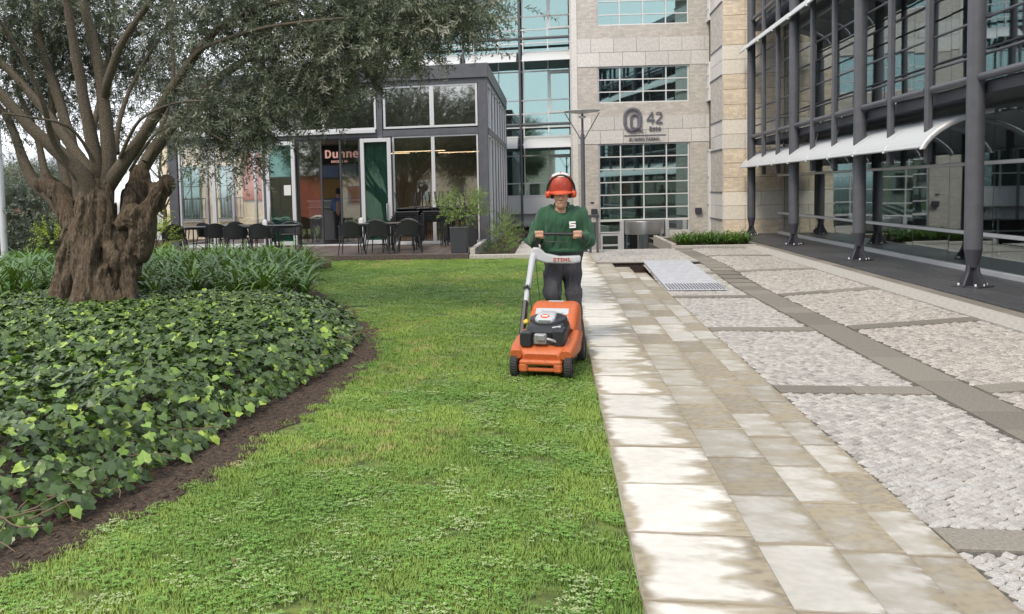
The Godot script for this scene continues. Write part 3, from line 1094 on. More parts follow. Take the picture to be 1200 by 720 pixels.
func colonnade_building() -> void:
	rng.seed = 43
	var b := thing("glass_building", "dark glass building with a row of grey round columns and white curved awnings", "building")
	var X := 6.87
	var st := 1.79
	var z0 := -15.4
	for k in range(-6, 10):
		var z := z0 - st * k
		if k % 3 == 0:
			var c := part(b, "column", mb().lathe([Vector2(0.135, 0.42), Vector2(0.135, 9.0)], 28, Transform3D(Basis.IDENTITY, V(X, 0, z))), M.grey_paint)
			part(c, "tapered_foot", mb().lathe([Vector2(0.085, 0.12), Vector2(0.1, 0.22), Vector2(0.136, 0.425), Vector2(0.134, 0.43)], 24, Transform3D(Basis.IDENTITY, V(X, 0, z))), M.dark_paint)
			var fin := PackedVector2Array([Vector2(-0.24, 0), Vector2(0.24, 0), Vector2(0.21, 0.06), Vector2(0.12, 0.22), Vector2(0.1, 0.34), Vector2(-0.1, 0.34), Vector2(-0.12, 0.22), Vector2(-0.21, 0.06)])
			for a in [0.6, 0.6 + PI / 2]:
				part(c, "foot_fin", mb().prism(fin, 0.035, Transform3D(Basis(Vector3.UP, a), V(X, -0.175, z))), M.dark_paint)
			part(c, "base_plate", mb().box(V(X, -0.19, z), V(0.44, 0.025, 0.44), 0.004, Basis(Vector3.UP, 0.6)), M.dark_paint)
			for i in 8:
				var a := TAU * i / 8.0 + 0.2
				part(c, "bolt", mb().lathe([Vector2(0.0, 0.035), Vector2(0.018, 0.035), Vector2(0.018, 0.0)], 6, Transform3D(Basis.IDENTITY, V(X + 0.2 * cos(a), -0.178, z + 0.2 * sin(a)))), M.white_paint)
		else:
			part(b, "hanging_post", mb().box(V(X, 5.45, z), V(0.125, 7.1, 0.125), 0.03), M.grey_paint)
		# horizontal tubes between this post and the next
		if k < 9:
			for y in [3.24, 7.27]:
				var tb := part(b, "edge_tube", mb().tube([V(X + 0.02, y, z - 0.14), V(X + 0.02, y, z - st + 0.14)], [0.068, 0.068], 14), M.grey_paint)
				part(tb, "bracket", mb().box(V(X + 0.02, y, z - 0.14), V(0.1, 0.13, 0.06), 0.01), M.dark_paint)
			for y in [3.62, 4.2, 5.33, 5.97, 8.2]:
				part(b, "rail", mb().tube([V(X + 0.12, y, z), V(X + 0.12, y, z - st)], [0.026, 0.026], 8), M.grey_paint)
	# gallery slabs and roof
	for y in [3.08, 7.11]:
		part(b, "gallery_slab", mb().span(V(X + 0.12, y - 0.1, -4), V(8.0, y + 0.08, -32.3)), M.dark_paint)
	part(b, "roof", mb().span(V(X - 0.2, 9.0, -4), V(20, 9.3, -32.3)), M.grey_paint)
	# glass wall: every pane a piece, thin mullions, rails
	var gl := part(b, "curtain_wall", mb().span(V(7.93, -0.24, -4), V(8.1, -0.11, -32.3), 0.01), M.aluminium)
	var rows := [-0.11, 0.54, 1.88, 2.98, 4.0, 5.3, 7.14, 9.0]
	for k in range(-6, 10):
		var z := z0 - st * k + st
		var ze := maxf(z - st, -32.3)
		for j in rows.size() - 1:
			var tilt := Basis.from_euler(V(0, rng.randf_range(-0.006, 0.006), rng.randf_range(-0.006, 0.006)))
			part(gl, "pane", mb().box(Vector3.ZERO, V(0.01, rows[j + 1] - rows[j] - 0.015, z - ze - 0.012)), M.dark_glass, V(8.0, (rows[j] + rows[j + 1]) / 2, (z + ze) / 2), tilt)
	for y in [0.54, 1.88]:
		part(b, "glazing_rail", mb().box(V(7.96, y, -18), V(0.07, 0.07, 28.6), 0.01), M.aluminium)
	for y in [4.0, 5.3]:
		part(b, "glazing_rail", mb().box(V(7.98, y, -18), V(0.04, 0.04, 28.6), 0.01), M.dark_paint)
	for k in range(-2, 5):
		part(b, "inner_column", mb().lathe([Vector2(0.2, -0.2), Vector2(0.2, 9.0)], 16, Transform3D(Basis.IDENTITY, V(9.6, 0, z0 - st * 3 * k))), M.dark_paint)
	part(b, "interior_floor", mb().span(V(8.1, -0.5, -4), V(20, -0.22, -32.3)), M.dark_interior)
	part(b, "interior_floor", mb().span(V(8.1, 3.0, -4), V(20, 3.3, -32.3)), M.dark_interior)
	part(b, "interior_wall", mb().span(V(13, -0.2, -4), V(13.2, 9, -32.3)), M.dark_interior)
	part(b, "end_wall", mb().span(V(8.1, -0.5, -32.3), V(20, 9, -32.1)), M.dark_interior)
	# awnings
	for level in [0.0, 4.05]:
		for k in range(1, 10):
			var z := z0 - st * k + 0.4
			var le := st if k < 9 else 1.0
			var aw := part(b, "awning", arc_sheet(V(7.75, 2.83 + level, z - 0.03), V(6.6, 2.2 + level, z - 0.03), V(0, 0, -le + 0.06), 0.012, 12), M.awning_white)
			var arm := []
			for i in 9:
				var q := PI / 2 * i / 8.0
				var ax := 6.57 + 1.22 * lerpf(1.0 - cos(q), i / 8.0, 0.3)
				var ay: float = 2.15 + 0.7 * lerpf(sin(q), i / 8.0, 0.3) + level
				var nrm := V(-cos(q) * 0.09, -sin(q) * 0.09, 0) * -1.0
				arm.append([V(ax, ay, z - 0.03), V(ax, ay, z + 0.02), V(ax, ay, z + 0.02) + V(nrm.x, -absf(nrm.y), 0), V(ax, ay, z - 0.03) + V(nrm.x, -absf(nrm.y), 0)])
			part(aw, "awning_arm", mb().loft(arm), M.aluminium)
			part(aw, "front_bar", mb().tube([V(6.6, 2.19 + level, z - 0.05), V(6.6, 2.19 + level, z - le + 0.05)], [0.025, 0.025], 8), M.awning_white)
			part(aw, "hanger_rod", mb().tube([V(7.35, 2.75 + level, z), V(7.5, 3.4 + level, z)], [0.012, 0.012], 6), M.aluminium)

func office_building() -> void:
	rng.seed = 47
	var b := thing("office_building", "pale blue glass office building with white mullions and white curved sunshades", "building", V(0, 0, -36.5))
	var xs := []
	for k in 10:
		xs.append(0.88 - 1.03 * k)
	var ys := [1.31, 1.87, 3.03, 3.5, 4.21, 4.78, 5.34, 6.54, 7.0, 7.7, 8.26, 8.81, 10.0, 10.5, 11.2, 12.0]
	window(b, xs, ys, 0.0, M.white_paint, M.teal_glass, 0.06, 0.05, [3, 6], "curtain_wall")
	for y in [[4.78, 6.5], [8.26, 10.0], [1.87, 3.0]]:
		part(b, "casement", mb().span(V(-0.12, y[0], 0.04), V(-0.04, y[1], 0.09), 0.004).span(V(0.8, y[0], 0.04), V(0.88, y[1], 0.09), 0.004).span(V(-0.04, y[1] - 0.08, 0.042), V(0.8, y[1], 0.088), 0.004).span(V(-0.04, y[0], 0.042), V(0.8, y[0] + 0.08, 0.088), 0.004), M.white_paint)
	part(b, "fascia", mb().span(V(-9, 0.59, -0.3), V(0.95, 1.3, 0.5), 0.01), M.white_paint)
	part(b, "undercroft_wall", mb().span(V(-9, 0.09, -0.6), V(0.95, 0.588, 0.1)), M.white_paint)
	part(b, "wall_box", mb().box(V(-0.28, 0.42, 0.16), V(0.25, 0.2, 0.14), 0.02), M.dark_paint)
	window(b, [-4.3, -3.3, -2.3, -1.3, -0.3, 0.88], [-2.3, -0.4, 0.08], -0.3, M.white_paint, M.teal_glass, 0.06, 0.05, [], "ground_floor_glazing")
	part(b, "interior_wall", mb().span(V(-9, -2.3, -6.2), V(0.95, 12, -6)), M.mid_interior)
	part(b, "roof", mb().span(V(-9, 12.0, -6), V(0.95, 12.3, 0.3)), M.white_paint)
	part(b, "end_wall", mb().span(V(-9.2, -2.3, -6), V(-9, 12, 0.06)), M.white_paint)
	part(b, "end_wall", mb().span(V(0.95, -2.3, -6), V(1.1, 12, 0.06)), M.white_paint)
	for y in [0.62, 4.05, 7.55, 11.05]:
		part(b, "floor_slab", mb().span(V(-8.95, y, -5.98), V(0.9, y + 0.25, -0.08)), M.mid_interior)
	for k in 5:
		var x := 1.02 - 2.3 * k
		part(b, "hanging_post", mb().tube([V(x, 0.1, 1.15), V(x, 12, 1.15)], [0.055, 0.055], 10), M.grey_paint)
		if k < 4:
			for y in [4.25, 7.72, 11.2]:
				part(b, "edge_tube", mb().tube([V(x, y, 1.1), V(x - 2.3, y, 1.1)], [0.06, 0.06], 10), M.grey_paint)
			for y in [0.0, 3.5, 7.0]:
				var aw := part(b, "sunshade", arc_sheet(V(x - 0.14, 3.85 + y, 0.15), V(x - 0.14, 3.3 + y, 1.3), V(-2.06, 0, 0), 0.015), M.awning_white)
				part(aw, "sunshade_arm", mb().tube([V(x - 0.12, 3.8 + y, 0.1), V(x - 0.12, 3.72 + y, 0.75), V(x - 0.12, 3.27 + y, 1.3)], [0.03, 0.03, 0.03], 6), M.grey_paint)

func glazing(parent: Node, x0: float, x1: float, y0: float, y1: float, glass: Material, z := -24.5, frame: Material = null, fw := 0.06) -> MeshInstance3D:
	return window(parent, [x0, x1], [y0, y1], z, frame if frame else M.aluminium, glass, fw, 0.04)

func cafe() -> void:
	rng.seed = 51
	var b := thing("cafe_pavilion", "glass cafe pavilion with blue grey steel frame beside the wooden deck", "building")
	part(b, "roof_fascia", mb().span(V(-11.7, 4.81, -34.3), V(-1.78, 5.21, -24.35), 0.01), M.grey_paint)
	part(b, "upper_beam", mb().span(V(-11.6, 4.68, -34.2), V(-1.82, 4.808, -24.42), 0.004), M.grey_paint)
	part(b, "middle_beam", mb().span(V(-11.5, 3.24, -24.62), V(-2.08, 3.42, -24.42), 0.004), M.grey_paint)
	part(b, "sill_bar", mb().span(V(-11.1, 3.36, -24.42), V(-5.06, 3.46, -24.3), 0.004), M.aluminium)
	part(b, "base_sill", mb().span(V(-11.5, 0.0, -24.62), V(-2.08, 0.14, -24.42), 0.004), M.aluminium)
	for x in [[-2.08, -1.82], [-5.02, -4.86], [-11.5, -11.22], [-8.52, -8.42]]:
		part(b, "post", mb().span(V(x[0], 0.0, -24.68), V(x[1], 4.68, -24.4), 0.01), M.grey_paint)
	# upper windows
	for x in [[-3.42, -2.1], [-4.84, -3.42], [-6.62, -5.05], [-8.4, -6.62], [-11.2, -8.52]]:
		glazing(b, x[0], x[1], 3.46, 4.68, M.cafe_glass)
	# lower windows
	for x in [[-3.41, -2.1], [-4.6, -3.41], [-6.19, -5.56], [-7.48, -6.72]]:
		glazing(b, x[0], x[1], 0.14, 3.24, M.cafe_glass, -24.5, M.aluminium if x[0] > -5.0 else M.dark_paint, 0.05)
	for x in [[-10.1, -8.52], [-11.2, -10.1]]:
		glazing(b, x[0], x[1], 0.14, 3.24, M.clear_glass)
	# two glass door leaves with pull handles
	for x in [[-5.52, -4.62, 1], [-8.4, -7.5, -1]]:
		var d := window(b, [x[0], x[1]], [0.14, 3.2], -24.34, M.aluminium, M.green_glass, 0.11, 0.05, [], "door_leaf")
		var hx: float = x[1] - 0.13 if x[2] > 0 else x[0] + 0.13
		part(d, "pull_handle", mb().tube([V(hx, 0.85, -24.28), V(hx, 0.85, -24.2), V(hx, 1.3, -24.2), V(hx, 1.3, -24.28)], [0.018, 0.018, 0.018, 0.018], 8), M.steel)
		part(d, "added_backing", mb().span(V(x[0] + 0.1, 0.2, -24.41), V(x[1] - 0.1, 3.1, -24.4)), M.green_backing)  # opaque sheet added behind the glass so the leaf looks dark green
		part(d, "inner_fin", mb().span(V((x[0] + x[1]) / 2 - 0.06, 0.2, -24.42), V((x[0] + x[1]) / 2 - 0.03, 3.1, -24.38)), M.green_glass)
	part(b, "door_notice", mb().span(V(-7.86, 1.62, -24.33), V(-7.65, 1.92, -24.325)), M.white_paint)
	# right side wall
	part(b, "side_beam", mb().span(V(-1.98, 3.22, -34.1), V(-1.8, 3.42, -24.68), 0.004), M.grey_paint)
	part(b, "side_sill", mb().span(V(-1.98, 0.0, -34.1), V(-1.78, 0.2, -24.68), 0.004), M.aluminium)
	for k in 7:
		var z := -24.68 - k * 1.35
		part(b, "side_post", mb().span(V(-2.0, 0.0, z - 1.42), V(-1.8, 4.68, z - 1.28), 0.008), M.grey_paint)
		for y in [[0.2, 3.22], [3.42, 4.68]]:
			var w := window(b, [-0.61, 0.61], [y[0], y[1]], 0.0, M.aluminium, M.cafe_glass, 0.05)
			w.transform = Transform3D(Basis(Vector3.UP, PI / 2), V(-1.86, 0, z - 0.66))
	# left side and rear of the empty corner hall are glazed
	for k in 4:
		var w := window(b, [-1.15, 1.15], [0.14, 4.68], 0.0, M.aluminium, M.clear_glass, 0.05)
		w.transform = Transform3D(Basis(Vector3.UP, PI / 2), V(-11.4, 0, -25.9 - k * 2.35))
	part(b, "floor", mb().span(V(-11.5, -0.1, -34.1), V(-1.9, 0.08, -24.6)), M["plank_0"])
	part(b, "ceiling", mb().span(V(-11.4, 3.3, -34.1), V(-2.0, 3.38, -24.7)), M.mid_interior)
	part(b, "rear_wall", mb().span(V(-11.4, 0.08, -34.1), V(-2.0, 4.7, -33.9)), M.dark_interior)
	part(b, "partition", mb().span(V(-9.6, 0.08, -33.8), V(-9.45, 3.3, -28.6)), M.dark_interior)
	# sign, menu screens, panelled servery
	var sg := part(b, "sign_board", mb().span(V(-7.75, 2.62, -28.1), V(-5.6, 3.25, -28.0)), M.sign_black)
	text(sg, "lettering", "Dunne", 0.27, 0.03, M.sign_pink, V(-7.0, 2.96, -27.98), Basis.IDENTITY, true)
	text(sg, "small_lettering", "DOCES | SA", 0.075, 0.02, M.sign_pink, V(-7.08, 2.71, -27.98), Basis.IDENTITY, true)
	for i in 3:
		part(b, "menu_screen", mb().span(V(-7.7 + i * 0.6, 2.2, -28.1), V(-7.15 + i * 0.6, 2.58, -28.03), 0.008), M.menu_screen)
	for i in 9:
		part(b, "servery_board", mb().span(V(-8.2, 1.5 + i * 0.072, -28.9), V(-5.6, 1.565 + i * 0.072, -28.85), 0.003), M.wood_yellow)
	part(b, "servery_wall", mb().span(V(-8.2, 0.08, -29.0), V(-5.6, 3.28, -28.92)), M.dark_interior)
	part(b, "counter", mb().span(V(-8.1, 0.08, -28.3), V(-5.5, 1.38, -27.7), 0.01), M.mid_interior)
	part(b, "counter_top", mb().span(V(-8.15, 1.382, -28.35), V(-5.45, 1.43, -27.65), 0.01), M.white_paint)
	part(b, "counter_shelf", mb().span(V(-8.1, 1.18, -27.68), V(-5.5, 1.21, -27.55), 0.005), M.white_paint)
	for a in [[-5.4, -3.6, -29.0], [-4.1, -2.3, -30.6], [-6.5, -5.0, -30.0]]:
		var c := thing("ceiling_light", "slim warm strip light hanging below the cafe ceiling", "light", V((a[0] + a[1]) / 2, 3.02, a[2]), 0.0, "cafe strip lights")
		part(c, "housing", mb().box(V(0, 0.03, 0), V(a[1] - a[0], 0.05, 0.09), 0.008), M.dark_paint)
		part(c, "diffuser", mb().box(V(0, -0.006, 0), V(a[1] - a[0] - 0.04, 0.02, 0.07), 0.004), M.lamp_glow)
		for s in [-1, 1]:
			part(c, "cable", mb().tube([V(s * 0.6, 0.05, 0), V(s * 0.6, 0.29, 0)], [0.006, 0.006], 5), M.dark_paint)
		var al := AreaLight3D.new()
		al.name = "strip_lamp"
		al.area_size = Vector2(a[1] - a[0] - 0.04, 0.07)
		al.light_energy = 1.2
		al.light_color = Color(1.0, 0.85, 0.62)
		al.shadow_enabled = true
		al.position = V(0, -0.03, 0)
		al.rotation.x = -PI / 2
		c.add_child(al)

func deck() -> void:
	rng.seed = 53
	var d := setting("wooden_deck")
	part(d, "joists", mb().span(V(-15.4, -0.12, -24.4), V(-2.06, 0.066, -20.5)), M["plank_1"])
	var x := -15.4
	while x < -2.1:
		part(d, "plank", mb().box(V(x + 0.07, 0.085, -22.45), V(0.135, 0.03, 3.96), 0.004), M["plank_%d" % rng.randi_range(0, 2)], V(0, rng.randf_range(-0.002, 0.002), rng.randf_range(-0.004, 0.004)))
		x += 0.142
	part(d, "fascia_board", mb().span(V(-15.4, -0.06, -20.46), V(-2.04, 0.1, -20.42), 0.004), M["plank_1"])
	# planted strip beside the pavilion: kerb, low wall, paved path beyond
	var k := setting("planted_strip")
	part(k, "front_kerb", mb().span(V(-2.03, -0.1, -20.62), V(0.3, 0.07, -20.44), 0.012), M.kerb_stone)
	part(k, "side_kerb", mb().span(V(-2.03, -0.1, -34), V(-1.9, 0.22, -20.64), 0.01), M.kerb_stone)
	part(k, "bed_soil", mb().span(V(-1.89, -2.3, -34), V(-1.0, 0.01, -20.64)), M.soil)
	part(k, "path", mb().span(V(-0.99, -2.3, -27), V(0.84, 0.0, -20.64)), M.kerb_stone)

func make_chair() -> Node3D:
	var c := thing("cafe_chair", "", "chair")
	var bp: Material = M.black_plastic
	part(c, "seat", mb().loft([rr_ring(0, 0, 0.40, 0.38, 0.08, 0.455), rr_ring(0, 0, 0.44, 0.42, 0.09, 0.448), rr_ring(0, 0, 0.44, 0.42, 0.09, 0.43), rr_ring(0, 0, 0.4, 0.38, 0.08, 0.42)].map(func(r): return r.map(func(p): return V(p.x, p.z, p.y)))), bp)
	var back := mb()
	var rings := []
	for i in 7:
		var f := i / 6.0
		var y := 0.44 + 0.36 * f
		var r := []
		for j in 9:
			var a := lerpf(-1.25, 1.25, j / 8.0) * (1.0 - 0.12 * f)
			r.append(V(0.27 * sin(a), y - 0.13 * f * absf(sin(a)) * absf(sin(a)), -0.02 - 0.22 * cos(a) - 0.05 * f))
		for j in 9:
			var q: Vector3 = r[8 - j]
			r.append(q * V(0.94, 1, 0.94) + V(0, 0.002, 0.002))
		rings.append(r)
	back.loft(rings)
	part(c, "backrest", back, bp)
	for s in [[-1, -1], [1, -1], [-1, 1], [1, 1]]:
		part(c, "leg", mb().tube([V(s[0] * 0.2, 0.43, s[1] * 0.17), V(s[0] * 0.25, 0.0, s[1] * 0.24)], [0.013, 0.011], 7), M.black_metal)
	for s in [-1, 1]:
		part(c, "arm", mb().tube([V(s * 0.25, 0.43, 0.16), V(s * 0.275, 0.63, 0.17), V(s * 0.275, 0.665, 0.1), V(s * 0.265, 0.68, -0.1), V(s * 0.2, 0.7, -0.22)], [0.013, 0.013, 0.014, 0.014, 0.013], 7), bp)
	return c

func make_table() -> Node3D:
	var t := thing("cafe_table", "", "table")
	part(t, "table_top", mb().box(V(0, 0.735, 0), V(0.7, 0.025, 0.7), 0.01), M.table_top)
	for s in [[-1, -1], [1, -1], [-1, 1], [1, 1]]:
		part(t, "leg", mb().tube([V(s[0] * 0.31, 0.722, s[1] * 0.31), V(s[0] * 0.32, 0.0, s[1] * 0.32)], [0.018, 0.016], 7), M.black_metal)
	part(t, "apron", mb().box(V(0, 0.695, 0), V(0.6, 0.04, 0.6), 0.005), M.black_metal)
	return t

func furniture() -> void:
	rng.seed = 57
	var y := 0.1
	var chair := make_chair()
	chair.scale = V(1.2, 1.04, 1.1)
	var table := make_table()
	var first := [true, true]
	# [x, z, turn, label, group]
	var C := "black plastic tub chair with its back to the lawn beside the pull-handle glass door"
	var D := "black plastic tub chair drawn up to the dark tables behind the strap-leaved plants"
	var seats := []
	for q in [[-5.0, -20.75, 0.05], [-4.28, -20.8, -0.08], [-3.55, -20.9, 0.1], [-4.75, -22.35, PI + 0.1], [-3.9, -22.4, PI - 0.1]]:
		seats.append([q[0], q[1], q[2] + PI, C, "chairs round the deck tables by the door"])
	for q in [[-8.05, -20.85, 0.1], [-7.35, -20.8, -0.06], [-9.75, -20.9, 0.1], [-8.9, -21.6, 0.3], [-9.4, -22.3, -0.2], [-8.75, -22.9, 0.0], [-10.2, -21.8, 0.4], [-7.9, -22.5, PI], [-7.1, -22.4, PI + 0.2]]:
		seats.append([q[0], q[1], q[2] + PI, D, "chairs behind the strap-leaved plants"])
	for s in seats:
		if first[0]:
			first[0] = false
			chair.position = V(s[0], y, s[1])
			chair.rotation.y = s[2]
			tag(chair, s[3], "chair", s[4])
		else:
			copy_thing(chair, "cafe_chair", V(s[0], y, s[1]), s[2], s[3], s[4])
	var TL := "dark square cafe table standing among the tub chairs on the deck"
	for q in [[-4.62, -21.55, 0.0], [-3.85, -21.6, 0.05], [-7.7, -21.6, 0.0], [-6.95, -21.6, 0.04], [-9.35, -21.65, 0.1], [-8.6, -22.2, 0.0], [-10.1, -21.0, 0.1]]:
		if first[1]:
			first[1] = false
			table.position = V(q[0], y, q[1])
			tag(table, TL, "table", "cafe tables in use")
		else:
			copy_thing(table, "cafe_table", V(q[0], y, q[1]), q[2], TL, "cafe tables in use")
	# nested stack of tables with upturned chairs against the glass
	for k in 3:
		for i in 5:
			var tb := copy_thing(table, "cafe_table", V(-4.2 + k * 0.78 + i * 0.05, y + 0.06 * i + (0.004 if k == 1 else 0.0), -23.6 + 0.045 * i), 0.0, "dark cafe table nested in the stack against the pavilion glass", "stacked cafe tables")
			if k == 1:
				tb.rotation.y = 0.05
	for q in [[-4.05, -23.5, 0.3], [-3.5, -23.45, -0.4], [-2.95, -23.5, 0.2], [-2.5, -23.5, 1.2]]:
		var ch := copy_thing(chair, "cafe_chair", V(q[0], y + 1.06 + 0.46, q[1]), q[2], "black tub chair turned upside down on top of the stacked tables", "upturned chairs on the table stack")
		ch.rotation.z = PI
	# things on the tables
	for q in [[-4.9, -21.45], [-7.5, -21.5]]:
		var n := thing("napkin_box", "small white napkin box standing on a dark cafe table", "napkin box", V(q[0], y + 0.748, q[1]), 0.0, "napkin boxes")
		part(n, "box", mb().box(V(0, 0.06, 0), V(0.12, 0.12, 0.08), 0.008), M.white_paint)
		part(n, "napkin", mb().box(V(0, 0.13, 0), V(0.07, 0.04, 0.012), 0.003, Basis(Vector3.BACK, 0.15)), M.white_paint)
	# tall planter with a loose shrub at the deck corner
	var pt := thing("planter_pot", "tall square black planter with a loose green shrub at the deck corner", "planter", V(-2.3, y, -20.85))
	part(pt, "pot", mb().loft([rr_ring(0, 0, 0.36, 0.36, 0.02, 0.0), rr_ring(0, 0, 0.38, 0.38, 0.02, 0.02), rr_ring(0, 0, 0.44, 0.44, 0.02, 0.62), rr_ring(0, 0, 0.44, 0.44, 0.02, 0.64), rr_ring(0, 0, 0.38, 0.38, 0.02, 0.64), rr_ring(0, 0, 0.38, 0.38, 0.02, 0.58)].map(func(r): return r.map(func(p): return V(p.x, p.z, p.y)))), M.dark_paint)
	shrub_into(pt, V(0, 0.6, 0), V(0.55, 0.34, 0.4), 190, M.shrub_light, 0.05, 61, V(0.12, 0.22, 0))
	# dark bin beside it
	var bn := thing("litter_bin", "slim black square bin standing by the pavilion corner post", "bin", V(-2.25, y, -23.2))
	part(bn, "body", mb().box(V(0, 0.4, 0), V(0.32, 0.8, 0.32), 0.02), M.black_metal)
	part(bn, "lid", mb().box(V(0, 0.82, 0), V(0.35, 0.05, 0.35), 0.015), M.dark_paint)

func at_z(px: float, py: float, z: float) -> Vector3:      # where the line of sight through a pixel of the photograph meets the plane of that depth
	var B := Basis.from_euler(V(-0.067, atan(0.16), -0.026), EULER_ORDER_YXZ)
	var d := B * V((px - 490.0) / 1000.0, -(py - 293.0) / 1000.0, -1.0)
	return V(0, 1.6, 0) + d * (z / d.z)

func plant_materials() -> void:
	var m: StandardMaterial3D
	m = leafy(mat("olive_leaf", Color.WHITE, 0.5), Color(0.35, 0.4, 0.25))
	m.vertex_color_use_as_albedo = true
	m = leafy(mat("ivy_leaf", Color.WHITE, 0.36), Color(0.3, 0.4, 0.12))
	m.vertex_color_use_as_albedo = true
	for q in ["ivy_leaf"]:
		M[q].metallic_specular = 0.5
	for i in 6:
		var c: Vector3 = [V(0.042, 0.078, 0.02), V(0.05, 0.092, 0.022), V(0.06, 0.108, 0.024), V(0.085, 0.145, 0.028), V(0.18, 0.29, 0.05), V(0.3, 0.42, 0.065)][i]
		leafy(mat("ivy_leaf_%d" % i, lin(c.x, c.y, c.z), 0.36), Color(0.2, 0.26, 0.06))
		M["ivy_leaf_%d" % i].metallic_specular = 0.5
	m = leafy(mat("grass_blade", Color.WHITE, 0.6), Color(0.45, 0.5, 0.2))
	m.vertex_color_use_as_albedo = true
	for i in 3:
		var c: Vector3 = [V(0.045, 0.115, 0.018), V(0.065, 0.15, 0.024), V(0.1, 0.205, 0.034)][i]
		leafy(mat("strap_leaf_%d" % i, lin(c.x, c.y, c.z), 0.34), Color(0.26, 0.32, 0.08))
	leafy(mat("shrub_light", lin(0.16, 0.24, 0.06), 0.5), Color(0.28, 0.31, 0.14))
	leafy(mat("shrub_yellow", lin(0.27, 0.36, 0.04), 0.5), Color(0.28, 0.31, 0.14))
	leafy(mat("shrub_grey", lin(0.13, 0.155, 0.125), 0.6), Color(0.28, 0.31, 0.14))
	leafy(mat("shrub_dark", lin(0.05, 0.085, 0.03), 0.5), Color(0.28, 0.31, 0.14))
	mat("stem", lin(0.11, 0.075, 0.05), 0.8)
	mat("dry_stem", lin(0.16, 0.11, 0.075), 0.85)
	mat("dead_leaf", lin(0.2, 0.13, 0.07), 0.8)

func leaf_into(m: MB, base: Vector3, dir: Vector3, up: Vector3, l: float, w: float) -> void:      # a folded lance-shaped leaf of four triangles
	var side := dir.cross(up).normalized()
	up = side.cross(dir).normalized()
	var mid := base + dir * l * 0.45 - up * l * 0.03
	var tip := base + dir * l - up * l * 0.1
	var a := mid + side * w * 0.5 + up * w * 0.18
	var b := mid - side * w * 0.5 + up * w * 0.18
	var na := (up + side * -0.35).normalized()
	var nb := (up + side * 0.35).normalized()
	m.tri(base, a, mid, na)
	m.tri(mid, a, tip, na)
	m.tri(base, mid, b, nb)
	m.tri(mid, tip, b, nb)

func twig(n: int, l: float, leaf_l: float, leaf_w: float, rn: RandomNumberGenerator, spread := 0.9) -> MB:
	var m := mb()
	var d := Vector3.UP
	var p := Vector3.ZERO
	var pts := [p]
	for i in 5:
		d = (d + V(rn.randf_range(-0.3, 0.3), rn.randf_range(-0.25, 0.05), rn.randf_range(-0.3, 0.3))).normalized()
		p += d * l / 5.0
		pts.append(p)
	m.tube(pts, [0.0035, 0.003, 0.003, 0.0025, 0.002, 0.001], 3, false)
	for i in n:
		var f := (i + 0.5) / n * 4.99
		var q: Vector3 = pts[int(f)].lerp(pts[int(f) + 1], f - int(f))
		var ax: Vector3 = (pts[int(f) + 1] - pts[int(f)]).normalized()
		var a := i * 2.4 + rn.randf_range(-0.5, 0.5)
		var sd := ax.cross(V(cos(a), 0.2, sin(a))).normalized()
		var dir := (ax * rn.randf_range(0.2, 0.9) + sd * spread).normalized()
		leaf_into(m, q, dir, (Vector3.UP + sd * 0.3 + V(rn.randf_range(-0.5, 0.5), 0, rn.randf_range(-0.5, 0.5))).normalized(), leaf_l * rn.randf_range(0.7, 1.15), leaf_w)
	return m

# loose shrub of twigs spread through an ellipsoid, with a few stems; parts: stem, foliage
func shrub_into(parent: Node, base: Vector3, rad: Vector3, n: int, m: Material, leaf: float, sd: int, lean := Vector3.ZERO) -> void:
	var rn := RandomNumberGenerator.new()
	rn.seed = sd
	var c := base + V(0, rad.y * 0.9, 0) + lean
	for k in 5:
		var a := TAU * k / 5.0 + rn.randf()
		var e := c + V(cos(a) * rad.x, rn.randf_range(-0.2, 0.7) * rad.y, sin(a) * rad.z) * 0.75
		part(parent, "stem", mb().tube([base, base.lerp(e, 0.5) + V(0, 0.15 * rad.y, 0), e], [0.02 * rad.y + 0.004, 0.012 * rad.y + 0.003, 0.003], 5), M.stem)
	var shapes := []
	for k in 3:
		shapes.append(twig(14, leaf * 6.0, leaf, leaf * 0.42, rn).mesh())
	for k in 3:
		var xf := []
		for i in n / 3:
			var d := V(rn.randf_range(-1, 1), rn.randf_range(-1, 1), rn.randf_range(-1, 1))
			if d.length() > 1.0:
				d = d.normalized() * rn.randf()
			if d.length() > 0.01:
				d = d.normalized() * lerpf(d.length(), 1.0, 0.35)
			var out := (d * rad).normalized()
			var B := Basis(Quaternion(Vector3.UP, (out + V(0, 0.5, 0) + V(rn.randf_range(-0.4, 0.4), rn.randf_range(-0.4, 0.4), rn.randf_range(-0.4, 0.4))).normalized())) * Basis(Vector3.UP, rn.randf() * TAU)
			xf.append(Transform3D(B.scaled(Vector3.ONE * rn.randf_range(0.8, 1.2)), c + d * rad))
		many(parent, "foliage", shapes[k], m, xf)

